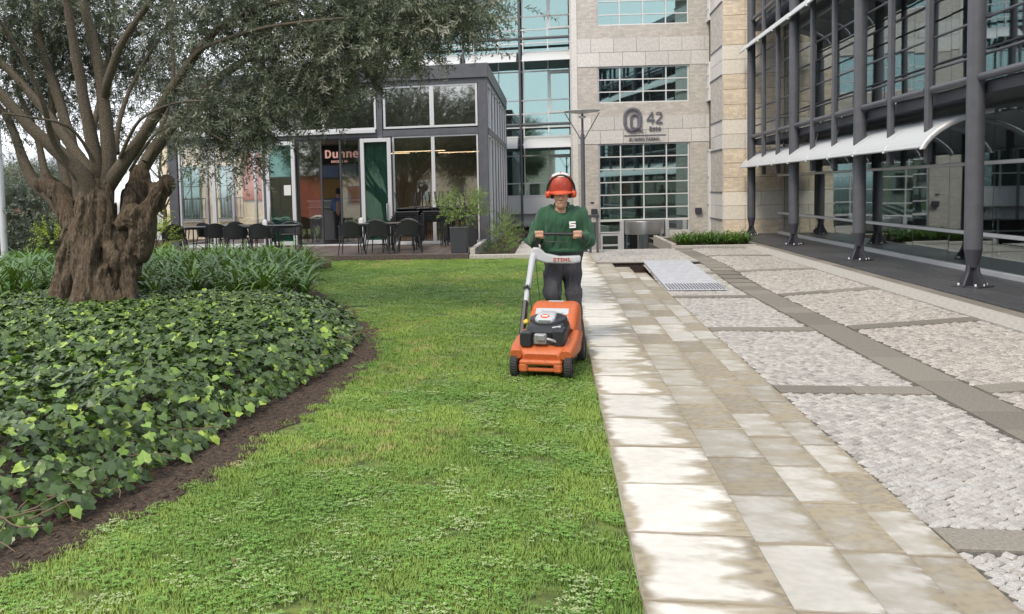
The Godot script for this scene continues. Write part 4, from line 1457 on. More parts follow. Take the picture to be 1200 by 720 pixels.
func olive_tree() -> void:
	var Z := -11.9
	var base := V(-6.85, 0.0, Z)
	var t := thing("olive_tree", "large old olive tree with a gnarled twisted trunk and many spreading limbs", "tree", base)
	# [px, py, depth offset, radius]
	var bones := []
	var chains := [
		[[108, 368, 0.05, 0.28], [108, 330, 0.0, 0.27], [108, 285, 0.05, 0.25], [112, 245, 0.05, 0.26], [118, 215, 0.05, 0.22], [122, 200, 0.05, 0.17]],
		[[96, 360, -0.15, 0.23], [96, 300, -0.2, 0.21], [86, 258, -0.25, 0.2], [68, 228, -0.3, 0.17], [52, 215, -0.3, 0.12]],
		[[137, 366, 0.0, 0.24], [140, 330, 0.0, 0.23], [149, 298, 0.0, 0.22], [152, 262, 0.0, 0.2], [157, 230, -0.05, 0.17], [163, 205, -0.05, 0.12]],
		[[160, 292, 0.12, 0.2], [170, 256, 0.14, 0.15], [184, 228, 0.16, 0.11], [193, 216, 0.18, 0.1]],
		[[184, 226, 0.2, 0.07], [170, 214, 0.2, 0.06]],
		[[76, 325, 0.15, 0.11], [71, 345, 0.2, 0.13], [69, 362, 0.25, 0.13]],
		[[96, 320, 0.3, 0.1], [97, 345, 0.4, 0.13], [92, 366, 0.5, 0.15]],
		[[120, 318, 0.32, 0.1], [124, 345, 0.36, 0.13], [130, 366, 0.42, 0.13]],
		[[147, 320, 0.25, 0.1], [150, 345, 0.28, 0.12], [156, 366, 0.33, 0.12]],
		[[128, 292, 0.28, 0.09], [140, 305, 0.3, 0.12], [150, 318, 0.25, 0.1]],
		[[112, 372, 0.34, 0.16], [110, 330, 0.28, 0.13], [106, 292, 0.3, 0.13], [100, 262, 0.3, 0.11], [104, 235, 0.26, 0.1], [110, 212, 0.2, 0.09]],
		[[80, 372, 0.1, 0.13], [76, 330, 0.1, 0.11], [78, 300, 0.05, 0.12], [86, 270, 0.05, 0.1]],
		[[128, 300, 0.22, 0.09], [122, 270, 0.26, 0.09], [124, 235, 0.24, 0.08], [130, 205, 0.2, 0.08]],
		[[168, 292, 0.15, 0.09], [166, 268, 0.26, 0.08], [160, 252, 0.28, 0.09]],
		[[146, 262, 0.24, 0.09], [156, 250, 0.26, 0.1], [164, 262, 0.26, 0.09]],
		[[75, 300, 0.1, 0.1], [82, 282, 0.1, 0.13], [90, 262, 0.05, 0.1]],
	]
	for c in chains:
		for i in c.size() - 1:
			var a := at_z(c[i][0], c[i][1], Z + c[i][2]) - base
			var b := at_z(c[i + 1][0], c[i + 1][1], Z + c[i + 1][2]) - base
			bones.append([a, b, c[i][3], c[i + 1][3]])
	part(t, "trunk", sdf(bones, 0.024, 0.014, 0.11, 2.2), M.bark)
	# limbs
	var limbs := [
		[[[118, 212], [115, 200], [100, 127], [88, 60], [78, 0], [68, -70], [50, -150]], 0.05, 0.9, 0.115, 0.03],
		[[[122, 215], [127, 205], [125, 150], [113, 67], [97, 0], [88, -60], [95, -150]], 0.1, 0.4, 0.125, 0.03],
		[[[124, 110], [126, 95], [143, 50], [177, 0], [205, -45], [240, -120]], 0.3, 1.4, 0.07, 0.02],
		[[[125, 222], [135, 205], [160, 170], [190, 123], [227, 67], [260, 30], [300, 10], [345, -2], [400, -15]], 0.1, 1.6, 0.12, 0.02],
		[[[158, 225], [167, 197], [200, 150], [250, 97], [287, 70], [313, 40], [335, -5], [380, -60]], 0.0, -0.6, 0.115, 0.025],
		[[[108, 228], [98, 206], [67, 177], [33, 147], [0, 110], [-35, 80], [-90, 40]], 0.2, 1.0, 0.13, 0.04],
		[[[110, 222], [103, 200], [73, 157], [33, 107], [0, 73], [-40, 40], [-90, -20]], 0.0, -0.4, 0.095, 0.035],
		[[[95, 235], [85, 175], [78, 148], [63, 100], [45, 43], [43, 5], [35, -70]], -0.2, -1.0, 0.11, 0.04],
		[[[80, 255], [60, 231], [38, 211], [26, 184], [19, 165], [8, 138], [-18, 105]], -0.3, -0.7, 0.14, 0.035],
		[[[66, 238], [52, 200], [46, 172], [36, 140], [22, 108], [15, 60]], -0.3, -1.3, 0.075, 0.025],
		[[[85, 235], [74, 200], [66, 165], [60, 120], [64, 60], [75, 0]], -0.4, -1.6, 0.08, 0.025],
		[[[170, 190], [182, 168], [195, 130], [203, 87], [200, 20], [205, -60]], 0.05, -0.8, 0.05, 0.015],
		[[[215, 85], [233, 60], [270, 44], [312, 32], [360, 25], [420, 20]], 0.9, 2.4, 0.035, 0.01],
		[[[285, 72], [320, 66], [360, 60], [400, 52], [440, 40]], -0.4, 1.4, 0.03, 0.008],
		[[[140, 185], [160, 145], [185, 128], [210, 120], [240, 118]], 0.5, 1.8, 0.03, 0.01],
		[[[137, 180], [138, 150], [150, 110], [170, 70], [195, 30], [215, -30]], -0.1, -1.2, 0.045, 0.015],
		[[[110, 190], [92, 160], [72, 145], [40, 138], [5, 133]], 0.4, 1.5, 0.03, 0.012],
		[[[152, 200], [175, 165], [195, 150], [230, 150], [262, 165]], 0.3, 1.6, 0.025, 0.008],
		[[[112, 200], [108, 160], [118, 110], [130, 40], [135, -50]], -0.2, -1.4, 0.06, 0.02],
		[[[92, 210], [62, 165], [50, 120], [22, 60], [-10, 10]], 0.3, 1.9, 0.06, 0.02],
	]
	var tips := []
	for l in limbs:
		var pts := []
		var rads := []
		var src: Array = l[0]
		var cv := Curve3D.new()
		for i in src.size():
			var f := float(i) / (src.size() - 1)
			cv.add_point(at_z(src[i][0], src[i][1], Z + lerpf(l[1], l[2], f)) - base)
		for i in src.size():
			var pa: Vector3 = cv.get_point_position(maxi(i - 1, 0))
			var pb: Vector3 = cv.get_point_position(mini(i + 1, src.size() - 1))
			cv.set_point_in(i, (pa - pb) * 0.17)
			cv.set_point_out(i, (pb - pa) * 0.17)
		var ln := cv.get_baked_length()
		var n := maxi(8, int(ln / 0.16))
		for i in n + 1:
			var f := float(i) / n
			pts.append(cv.sample_baked(ln * f, true))
			rads.append(lerpf(l[3], l[4], pow(f, 0.8)))
			if f > 0.5:
				tips.append(pts[-1])
		part(t, "limb", mb().tube(pts, rads, 9, true, 0.09), M.limb_bark)
	# crown: [px, py, depth offset, rx, ry, rz, share]
	var rn := RandomNumberGenerator.new()
	rn.seed = 77
	var lumps := [
		[60, -20, -1.2, 1.6, 0.9, 1.5, 900], [10, 40, -0.9, 1.2, 0.9, 1.2, 620], [70, 50, -2.0, 1.4, 0.8, 0.7, 420], [140, 70, -2.0, 1.2, 0.7, 0.7, 330], [25, 110, -1.8, 0.8, 0.6, 0.6, 160], [-10, 140, -0.6, 0.7, 0.6, 0.8, 110], [170, 20, -1.4, 1.4, 1.0, 1.3, 560],
		[205, 90, -1.5, 0.8, 0.7, 0.8, 180], [255, 45, 0.6, 0.9, 0.6, 1.1, 220], [300, 0, 0.8, 1.3, 0.5, 1.3, 480], [330, 60, 0.9, 0.75, 0.45, 0.9, 260], [340, 105, 1.0, 0.55, 0.38, 0.8, 260],
		[268, 135, 1.0, 0.64, 0.4, 0.6, 260], [300, 140, 1.3, 0.42, 0.34, 0.5, 140], [235, 135, 1.1, 0.4, 0.28, 0.4, 90], [245, 180, 0.9, 0.28, 0.2, 0.3, 46], [290, 190, 1.0, 0.22, 0.2, 0.3, 34],
		[395, 25, 1.0, 0.95, 0.5, 1.1, 470], [405, 72, 1.4, 0.55, 0.36, 0.7, 220], [378, 112, 1.3, 0.32, 0.26, 0.5, 80], [470, 5, 1.6, 1.0, 0.42, 1.0, 500], [455, 48, 1.8, 0.45, 0.24, 0.6, 150], [498, 58, 1.9, 0.2, 0.18, 0.3, 40],
		[530, 5, 2.0, 0.45, 0.32, 0.6, 190], [552, 24, 2.1, 0.18, 0.18, 0.3, 40],
		[120, 120, -2.0, 1.0, 0.7, 0.5, 150], [40, 100, -2.0, 1.0, 0.8, 0.5, 180], [200, 160, -1.8, 0.5, 0.4, 0.4, 70],
		[100, -130, 0.0, 3.0, 1.1, 2.6, 600], [350, -100, 1.0, 2.6, 0.9, 2.2, 560], [-120, 0, 0.5, 1.5, 1.5, 2.0, 320], [150, -90, 2.2, 2.2, 0.8, 1.4, 260],
	]
	var shapes := []
	for k in 5:
		shapes.append(twig(26, 0.4, 0.07, 0.0165, rn, 0.75).mesh())
	var xf := [[], [], [], [], []]
	var cc := [[], [], [], [], []]
	for l in lumps:
		var c := at_z(l[0], l[1], Z + l[2]) - base
		for i in int(l[6] * 0.95):
			var d := V(rn.randfn(0, 0.42), rn.randfn(0, 0.42), rn.randfn(0, 0.42))
			var p := c + d * V(l[3], l[4], l[5])
			var k := rn.randi_range(0, 4)
			var dirv := (d * 0.9 + V(rn.randf_range(-0.7, 0.7), rn.randf_range(-0.9, 0.35), rn.randf_range(-0.7, 0.7)))
			if dirv.length() < 0.05:
				dirv = V(0, -1, 0.1)
			var B := Basis(Quaternion(Vector3.UP, dirv.normalized())) * Basis(Vector3.UP, rn.randf() * TAU)
			xf[k].append(Transform3D(B.scaled(Vector3.ONE * rn.randf_range(0.75, 1.25)), p))
			var q := rn.randf()
			var s := rn.randf_range(0.75, 1.25)
			cc[k].append(Color(0.102 * s, 0.126 * s, 0.078 * s) if q < 0.62 else (Color(0.175 * s, 0.2 * s, 0.14 * s) if q < 0.9 else Color(0.31 * s, 0.315 * s, 0.25 * s)))
	for k in 5:
		many(t, "crown", shapes[k], M.olive_leaf, xf[k], cc[k])

func strap_plant_mesh(sd: int, h := 0.6, n := 20) -> ArrayMesh:
	var rn := RandomNumberGenerator.new()
	rn.seed = sd
	var m := mb()
	for i in n:
		var a := rn.randf() * TAU
		var out := V(cos(a), 0, sin(a))
		var side := V(-sin(a), 0, cos(a))
		var l := h * rn.randf_range(0.75, 1.3)
		var el := rn.randf_range(0.75, 1.45)
		var w := rn.randf_range(0.028, 0.042)
		var p := out * rn.randf_range(0.0, 0.06)
		var prev := []
		for k in 6:
			var f := k / 5.0
			var ww := w * (0.7 + 0.6 * f) * (1.0 if f < 0.7 else (1.02 - f) / 0.32) * 0.5 + 0.001
			var d := out * cos(el) + V(0, sin(el), 0)
			var nn := (V(0, cos(el), 0) - out * sin(el)).normalized()
			var a1 := m.vert(p - side * ww + nn * ww * 0.35, (nn + side * 0.3).normalized())
			var a2 := m.vert(p, nn)
			var a3 := m.vert(p + side * ww + nn * ww * 0.35, (nn - side * 0.3).normalized())
			if prev.size():
				m.tri_i(prev[0], prev[1], a2)
				m.tri_i(prev[0], a2, a1)
				m.tri_i(prev[1], prev[2], a3)
				m.tri_i(prev[1], a3, a2)
			prev = [a1, a2, a3]
			p += d * l / 5.0
			el -= rn.randf_range(0.25, 0.5) * (0.6 + f)
	return m.mesh()

func strap_plants() -> void:
	rng.seed = 81
	var shapes := []
	for k in 7:
		shapes.append(strap_plant_mesh(200 + k, 0.66 if k < 5 else 0.82, 24 if k < 5 else 18))
	var n := 0
	var pts := []
	var tries := 0
	while n < 250 and tries < 9000:
		tries += 1
		var z := rng.randf_range(-20.0, -12.7)
		var x := rng.randf_range(-12.5, -3.6)
		var p := Vector2(x, z)
		if not Geometry2D.is_point_in_polygon(p, soil_poly) or p.distance_to(Vector2(-6.85, -11.9)) < 0.75:
			continue
		# the bed's own outline: its lawn side curves back towards the rock
		if x > -3.9 - 0.25 * (-12.9 - z) or (x > -6.0 and z < -18.6):
			continue
		var pp := V(x, 0, z)
		var s := seen(pp + V(0, 0.4, 0))
		if s.x < -30.0:
			continue
		var close := false
		for q in pts:
			if q.distance_to(p) < 0.3:
				close = true
				break
		if close:
			continue
		pts.append(p)
		var left := x < -7.2 and z > -14.5
		var o := MeshInstance3D.new()
		o.name = numbered("strap_leaved_plant")
		o.mesh = shapes[rng.randi_range(5, 6) if left and rng.randf() < 0.7 else rng.randi_range(0, 4)]
		o.material_override = M["strap_leaf_%d" % ([0, 1, 1, 2][rng.randi_range(0, 3)])]
		o.transform = Transform3D(Basis(Vector3.UP, rng.randf() * TAU).scaled(Vector3.ONE * rng.randf_range(0.85, 1.15)), V(x, -0.02, z))
		add_child(o)
		tag(o, "clump of arching glossy strap leaves in the bed behind the ivy", "plant", "strap-leaved plants in the bed")
		n += 1
	# planter bed by the tan wing
	var pl := thing("stone_planter", "low pale stone planter in front of the tan stone wing", "planter", V(0, 0, 0))
	part(pl, "front_kerb", mb().span(V(3.62, -0.5, -26.75), V(5.95, -0.2, -26.6), 0.012), M.kerb_stone)
	part(pl, "side_kerb", mb().span(V(3.5, -0.5, -31.4), V(3.64, -0.14, -26.61), 0.012), M.kerb_stone)
	part(pl, "rear_kerb", mb().span(V(3.64, -0.5, -31.4), V(5.95, -0.2, -31.26), 0.012), M.kerb_stone)
	part(pl, "soil", mb().span(V(3.64, -0.5, -31.26), V(5.95, -0.22, -26.76)), M.soil)
	for i in 34:
		var o := MeshInstance3D.new()
		o.name = numbered("strap_leaved_plant")
		o.mesh = shapes[rng.randi_range(0, 4)]
		o.material_override = M["strap_leaf_%d" % rng.randi_range(0, 2)]
		var row := i % 17
		o.transform = Transform3D(Basis(Vector3.UP, rng.randf() * TAU).scaled(Vector3.ONE * rng.randf_range(0.65, 0.85)), V(3.85 + row * 0.125 + rng.randf_range(-0.05, 0.05), -0.22, -27.05 - (i / 17) * 0.8 - rng.randf() * 0.4))
		add_child(o)
		tag(o, "clump of strap leaves growing in the low stone planter", "plant", "plants in the stone planter")

func ivy_leaf_mesh(sd: int) -> ArrayMesh:
	var rn := RandomNumberGenerator.new()
	rn.seed = sd
	var o := [Vector2(0, -0.02), Vector2(0.3, -0.2), Vector2(0.5, 0.0), Vector2(0.46, 0.2), Vector2(0.5, 0.42), Vector2(0.3, 0.56), Vector2(0.0, 0.98), Vector2(-0.3, 0.56), Vector2(-0.5, 0.42), Vector2(-0.46, 0.2), Vector2(-0.5, 0.0), Vector2(-0.3, -0.2)]
	var m := mb()
	var mid := V(0, 0.02, 0.3)
	var pts := []
	for q in o:
		var j: Vector2 = q + Vector2(rn.randf_range(-0.04, 0.04), rn.randf_range(-0.04, 0.04))
		pts.append(V(j.x, -0.12 * j.x * j.x - 0.13 * maxf(j.y - 0.4, 0.0) + absf(j.x) * 0.18 - 0.02, j.y))
	for i in pts.size():
		var a: Vector3 = pts[i]
		var b: Vector3 = pts[(i + 1) % pts.size()]
		var nn := (b - mid).cross(a - mid).normalized()
		if nn.y < 0.0:
			nn = -nn
		m.tri(mid, a, b, nn)
	# stalk
	m.tube([V(0, 0, 0), V(0, -0.35, -0.3)], [0.02, 0.016], 3, false)
	return m.mesh()

func edge_distance(p: Vector2) -> Array:
	var best := 1e9
	var dir := Vector2.RIGHT
	for i in 10:
		var q := Geometry2D.get_closest_point_to_segment(p, ivy_poly[i], ivy_poly[i + 1])
		var d := p.distance_to(q)
		if d < best:
			best = d
			dir = (q - p) / maxf(d, 1e-4)
	return [best, dir]

func ivy() -> void:
	rng.seed = 91
	var iv := thing("ivy_bed", "dense bed of glossy dark green ivy with brown stems along the lawn", "ivy", V(-4.5, 0, -7))
	var org := V(-4.5, 0, -7)
	var shapes := []
	for k in 4:
		shapes.append(ivy_leaf_mesh(300 + k))
	var leaves := []
	var tries := 0
	while leaves.size() < 42000 and tries < 200000:
		tries += 1
		var z := -1.6 - 11.3 * pow(rng.randf(), 0.8)
		var x := rng.randf_range(-11.0, -2.0)
		var p := Vector2(x, z)
		if not Geometry2D.is_point_in_polygon(p, ivy_poly):
			continue
		var s0 := seen(V(x, 0.4, z))
		if s0.x < -60.0 or s0.z < 0.4 or s0.y > 900.0:
			continue
		var e := edge_distance(p)
		var d: float = e[0]
		if d > 1.2 and z > -7.5 and rng.randf() < 0.15:
			continue
		var h := (0.05 + 0.24 * smoothstep(0.0, 0.5, d) + 0.09 * noise.get_noise_2d(x * 110.0, z * 110.0) + 0.06 * noise.get_noise_2d(x * 330.0, z * 330.0)) * lerpf(1.25, 0.55, smoothstep(6.0, 11.5, -z))
		var low := rng.randf()
		var y := h - (h * 0.75 * pow(low, 3.0))
		if d < 0.5:
			y = h * (1.0 - 0.8 * low)
		var out := V(e[1].x, 0, e[1].y)
		var pos := V(x, maxf(y, 0.02), z) + out * (0.1 * (1.0 - smoothstep(0.0, 0.5, d)) + 0.14 * rng.randf() * smoothstep(0.3, 0.0, d)) * (1.0 if y > 0.1 else 0.3)
		var nn := (Vector3.UP + out * (0.9 * (1.0 - smoothstep(0.1, 0.7, d))) + V(0, 0, 0.16) + V(rng.randf_range(-0.8, 0.8), 0, rng.randf_range(-0.8, 0.8))).normalized()
		var B := Basis(Quaternion(Vector3.UP, nn)) * Basis(Vector3.UP, rng.randf() * TAU)
		var sz := lerpf(0.03, 0.085, pow(rng.randf(), 1.3))
		var tone: int = [0, 0, 0, 0, 0, 1, 1, 1, 1, 1, 2, 2, 2, 2, 3, 3, 3, 4, 4, 5][rng.randi_range(0, 19)]      # older and younger leaves, mixed at random
		leaves.append([seen(pos), Transform3D(B.scaled(Vector3.ONE * sz), pos - org), tone, rng.randi_range(0, 3), low])
	leaves.sort_custom(func(a, b): return (a[0].z + a[4] * 1.5 if in_frame(a[0]) else a[0].z + 100.0) < (b[0].z + b[4] * 1.5 if in_frame(b[0]) else b[0].z + 100.0))
	for i in 300:
		var o := MeshInstance3D.new()
		o.name = "leaf"
		o.mesh = shapes[leaves[i][3]]
		o.material_override = M["ivy_leaf_%d" % leaves[i][2]]
		o.transform = leaves[i][1]
		iv.add_child(o, true)
	var tones := [Color(0.042, 0.078, 0.02), Color(0.05, 0.092, 0.022), Color(0.06, 0.108, 0.024), Color(0.085, 0.145, 0.028), Color(0.18, 0.29, 0.05), Color(0.3, 0.42, 0.065)]
	for s in 4:
		var xf := []
		var cc := []
		for i in range(300, leaves.size()):
			if leaves[i][3] == s:
				xf.append(leaves[i][1])
				cc.append(tones[leaves[i][2]])
		many(iv, "foliage", shapes[s], M.ivy_leaf, xf, cc)
	# woody runners along the open edge
	for i in 70:
		var f := 1.0 + rng.randf() * 8.0
		var a := ivy_poly[int(f)].lerp(ivy_poly[int(f) + 1], f - int(f))
		if a.y > -2.0:
			continue
		var p := V(a.x - rng.randf_range(0.0, 0.3), rng.randf_range(0.01, 0.12), a.y)
		var pts := [p - org]
		var dir := V(rng.randf_range(0.1, 1.0), rng.randf_range(-0.2, 0.3), rng.randf_range(-1, 1)).normalized()
		for k in 5:
			p += dir * 0.06
			dir = (dir + V(rng.randf_range(-0.4, 0.4), rng.randf_range(-0.55, 0.2), rng.randf_range(-0.5, 0.5))).normalized()
			p.y = maxf(p.y, 0.0)
			pts.append(p - org)
		part(iv, "runner", mb().tube(pts, [0.0045, 0.004, 0.004, 0.0035, 0.003, 0.002], 5), M.dry_stem)

func grass() -> void:
	rng.seed = 101
	var lw: Node = get_node("lawn")
	var shapes := []
	for s in 4:
		var m := mb()
		for i in 84:
			var p := V(rng.randf_range(-0.06, 0.06), 0, rng.randf_range(-0.06, 0.06))
			var a := rng.randf() * TAU
			var h := rng.randf_range(0.012, 0.028)
			var sd := V(cos(a), 0, sin(a)) * rng.randf_range(0.001, 0.0017)
			var ln := V(-sin(a), 0, cos(a)) * h * rng.randf_range(0.2, 1.3)
			var mid := p + V(0, h * 0.65, 0) + ln * 0.4
			var tip := p + V(0, h, 0) + ln
			var nn := (V(0, 0.9, 0) + V(-sin(a), 0, cos(a)) * -0.4).normalized()
			var i0 := m.vert(p - sd, nn)
			m.vert(p + sd, nn)
			m.vert(mid + sd * 0.8, nn)
			m.vert(mid - sd * 0.8, nn)
			m.vert(tip, nn)
			m.tri_i(i0, i0 + 1, i0 + 2)
			m.tri_i(i0, i0 + 2, i0 + 3)
			m.tri_i(i0 + 3, i0 + 2, i0 + 4)
		shapes.append(m.mesh())
	var clover := []
	for s in 3:
		var m := mb()
		for i in 16:
			var p := V(rng.randf_range(-0.07, 0.07), rng.randf_range(0.012, 0.028), rng.randf_range(-0.07, 0.07))
			for k in 3:
				var a := TAU * k / 3.0 + i
				var o := V(cos(a), 0.15, sin(a))
				var sd := V(-sin(a), 0, cos(a))
				var r := 0.007
				m.quad(p, p + o * r + sd * r * 0.7, p + o * r * 2.0, p + o * r - sd * r * 0.7, (Vector3.UP + V(rng.randf_range(-0.4, 0.4), 0, rng.randf_range(-0.4, 0.4))).normalized())
		clover.append(m.mesh())
	var xf := [[], [], [], []]
	var cc := [[], [], [], []]
	var cx := [[], [], []]
	var ccc := [[], [], []]
	var z := -2.4
	while z > -20.42:
		var st := 0.062 if z > -7.0 else (0.08 if z > -12.0 else 0.1)
		var x := -6.8
		while x < 0.31:
			var p := Vector2(x + rng.randf_range(-0.5, 0.5) * st, z + rng.randf_range(-0.5, 0.5) * st)
			x += st
			if p.x > 0.305 or p.y < -20.4:
				continue
			var sc := 1.0
			if Geometry2D.is_point_in_polygon(p + Vector2(rng.randf_range(-0.12, 0.12), rng.randf_range(-0.1, 0.1)), soil_poly):
				continue
			var n1 := noise.get_noise_2d(p.x * 55.0, p.y * 55.0)
			var n2 := noise.get_noise_2d(p.x * 170.0 + 300.0, p.y * 170.0)
			var n3 := noise.get_noise_2d(p.x * 30.0 - 800.0, p.y * 30.0)
			if n2 < -0.42:
				continue
			var k := rng.randi_range(0, 3)
			sc = rng.randf_range(0.75, 1.25) * (1.25 if p.x > 0.2 else 1.0) * (1.0 + 0.3 * n2)
			var wide := maxf(1.0, st / 0.075)
			var B := Basis(Vector3.UP, rng.randf() * TAU).scaled(V(wide, sc, wide))
			xf[k].append(Transform3D(B, V(p.x, lawn_y(p.x, p.y), p.y)))
			var q := clampf(0.5 + n1 * 0.8 + n2 * 0.35 + rng.randf_range(-0.18, 0.18), 0.0, 1.0)
			var c := V(0.122, 0.232, 0.034).lerp(V(0.285, 0.4, 0.08), q)
			if n3 > 0.2 and rng.randf() < (n3 - 0.14) * 0.5:
				c = V(0.4, 0.36, 0.14)
			cc[k].append(Color(c.x, c.y, c.z))
			if n3 + n2 * 0.8 < 0.12 and rng.randf() < 0.4:
				var j := rng.randi_range(0, 2)
				cx[j].append(Transform3D(Basis(Vector3.UP, rng.randf() * TAU).scaled(V(wide, rng.randf_range(0.7, 1.2), wide)), V(p.x, lawn_y(p.x, p.y), p.y)))
				var g := rng.randf_range(0.8, 1.25)
				ccc[j].append(Color(0.16 * g, 0.31 * g, 0.055 * g) if rng.randf() < 0.8 else Color(0.34 * g, 0.43 * g, 0.19 * g))
		z -= st
	for k in 4:
		many(lw, "grass", shapes[k], M.grass_blade, xf[k], cc[k])
	for k in 3:
		many(lw, "clover", clover[k], M.grass_blade, cx[k], ccc[k])
	var dx := []
	for i in 70:
		var zz := -3.0 - 13.0 * rng.randf()
		dx.append(Transform3D(Basis.from_euler(V(rng.randf_range(-0.4, 0.4), rng.randf() * TAU, rng.randf_range(-0.4, 0.4))).scaled(V(0.3, 1, 1) * rng.randf_range(0.02, 0.04)), V(rng.randf_range(-1.7, 0.25), -0.012, zz)))
	many(lw, "fallen_leaves", ivy_leaf_mesh(398), M.dead_leaf, dx)
	# stray tufts and fallen leaves on the bare soil edge
	var fx := []
	for i in 260:
		var f := rng.randf() * 11.0
		var a := soil_poly[int(f) + 1].lerp(soil_poly[int(f) + 2], f - int(f))
		fx.append(Transform3D(Basis.from_euler(V(rng.randf_range(-0.5, 0.5), rng.randf() * TAU, rng.randf_range(-0.5, 0.5))).scaled(Vector3.ONE * rng.randf_range(0.02, 0.045)), V(a.x - rng.randf_range(-0.1, 0.5), 0.004, a.y)))
	many(get_node("flower_bed"), "fallen_leaves", ivy_leaf_mesh(399), M.dead_leaf, fx)

func background_plants() -> void:
	for a in [[-13.3, -20.5, 1.35, 1.75, 1.3, 2700, "broad grey green bush behind the left side of the old olive tree"], [-15.6, -22.0, 1.7, 2.0, 1.4, 2400, "taller grey green bush behind the pale lamp post"]]:
		var s := thing("garden_bush", a[6], "bush", V(a[0], -0.1, a[1]))
		shrub_into(s, V(0, 0.2, 0), V(a[2], a[3] * 0.72, a[4]), a[5], M.shrub_grey, 0.07, int(a[5]))
	for a in [[-12.3, -19.6, 0.42, 0.45, 110, "bright yellow green shrub showing behind the olive trunk"], [-10.0, -20.2, 0.45, 0.45, 110, "yellow green shrub growing by the pavilion corner post"]]:
		var s := thing("garden_shrub", a[5], "shrub", V(a[0], 0.0, a[1]))
		shrub_into(s, V(0, 0.25, 0), V(a[2], a[3], a[2]), a[4], M.shrub_yellow, 0.06, int(a[4]) + 5)
	var tw := thing("bare_tree", "slender sparse tree standing outside the pavilion's corner", "tree", V(-12.9, -0.1, -26.8))
	part(tw, "trunk", mb().tube([V(0, 0, 0), V(0.1, 1.2, 0), V(0.0, 2.6, 0.1), V(0.2, 4.2, 0)], [0.09, 0.07, 0.05, 0.02], 8), M.limb_bark)
	var rn := RandomNumberGenerator.new()
	rn.seed = 9
	for i in 12:
		var y := 0.8 + i * 0.25
		var a := i * 2.4
		part(tw, "branch", mb().tube([V(0.05, y, 0), V(cos(a) * 0.6, y + 0.5, sin(a) * 0.6), V(cos(a) * 1.2, y + 1.1 + rn.randf() * 0.5, sin(a) * 1.2)], [0.03, 0.018, 0.006], 5), M.limb_bark)
	shrub_into(tw, V(0, 1.2, 0), V(1.3, 1.5, 1.3), 130, M.shrub_grey, 0.07, 33)
	# trees behind the photographer, mirrored in the pavilion glass
	for a in [[-9.5, 9.0, 0], [-4.0, 10.5, 1], [-16.0, 11.0, 2]]:
		var g := thing("garden_tree", ["round leafy garden tree facing the pavilion", "leafy garden tree standing on the lawn facing the office doors", "leafy garden tree at the end of the ivy bed"][a[2]], "tree", V(a[0], -0.05, a[1]))
		part(g, "trunk", mb().tube([V(0, 0, 0), V(0.1, 1.5, 0), V(0, 3, 0.1), V(0.1, 5.5, 0)], [0.25, 0.2, 0.17, 0.06], 10, true, 0.1), M.bark)
		for i in 7:
			var an := i * 2.4
			part(g, "limb", mb().tube([V(0, 2.4 + i * 0.25, 0), V(cos(an) * 1.2, 4.0 + i * 0.3, sin(an) * 1.2), V(cos(an) * 2.4, 5.2 + i * 0.4, sin(an) * 2.4)], [0.1, 0.06, 0.02], 7), M.limb_bark)
		shrub_into(g, V(0, 2.7, 0), V(3.2, 3.1, 3.0), 3000, M.shrub_dark, 0.13, 700 + a[2])
	# strip beside the pavilion
	for i in 7:
		var z := -21.1 - i * 0.95
		var s := thing("border_shrub", "small leafy shrub in the narrow strip beside the pavilion wall", "shrub", V(-1.45 + 0.12 * (i % 2), 0.0, z), 0.0, "shrubs beside the pavilion wall")
		shrub_into(s, V(0, 0.02, 0), V(0.3, 0.16 + 0.08 * (i % 3) + 0.05 * i, 0.3), 42, M.shrub_light if i % 3 else M.shrub_dark, 0.05, 500 + i)
	# rock at the lawn corner
	var r := thing("rock", "rounded brown boulder at the lawn corner near the deck", "rock", V(-5.18, -0.02, -18.35))
	part(r, "stone", sdf([[V(-0.1, 0.05, 0), V(0.12, 0.08, 0), 0.17, 0.15], [V(0.0, 0.1, 0.02), V(-0.04, 0.12, 0.0), 0.13, 0.12]], 0.03, 0.03, 0.03, 4.0), M.rock)

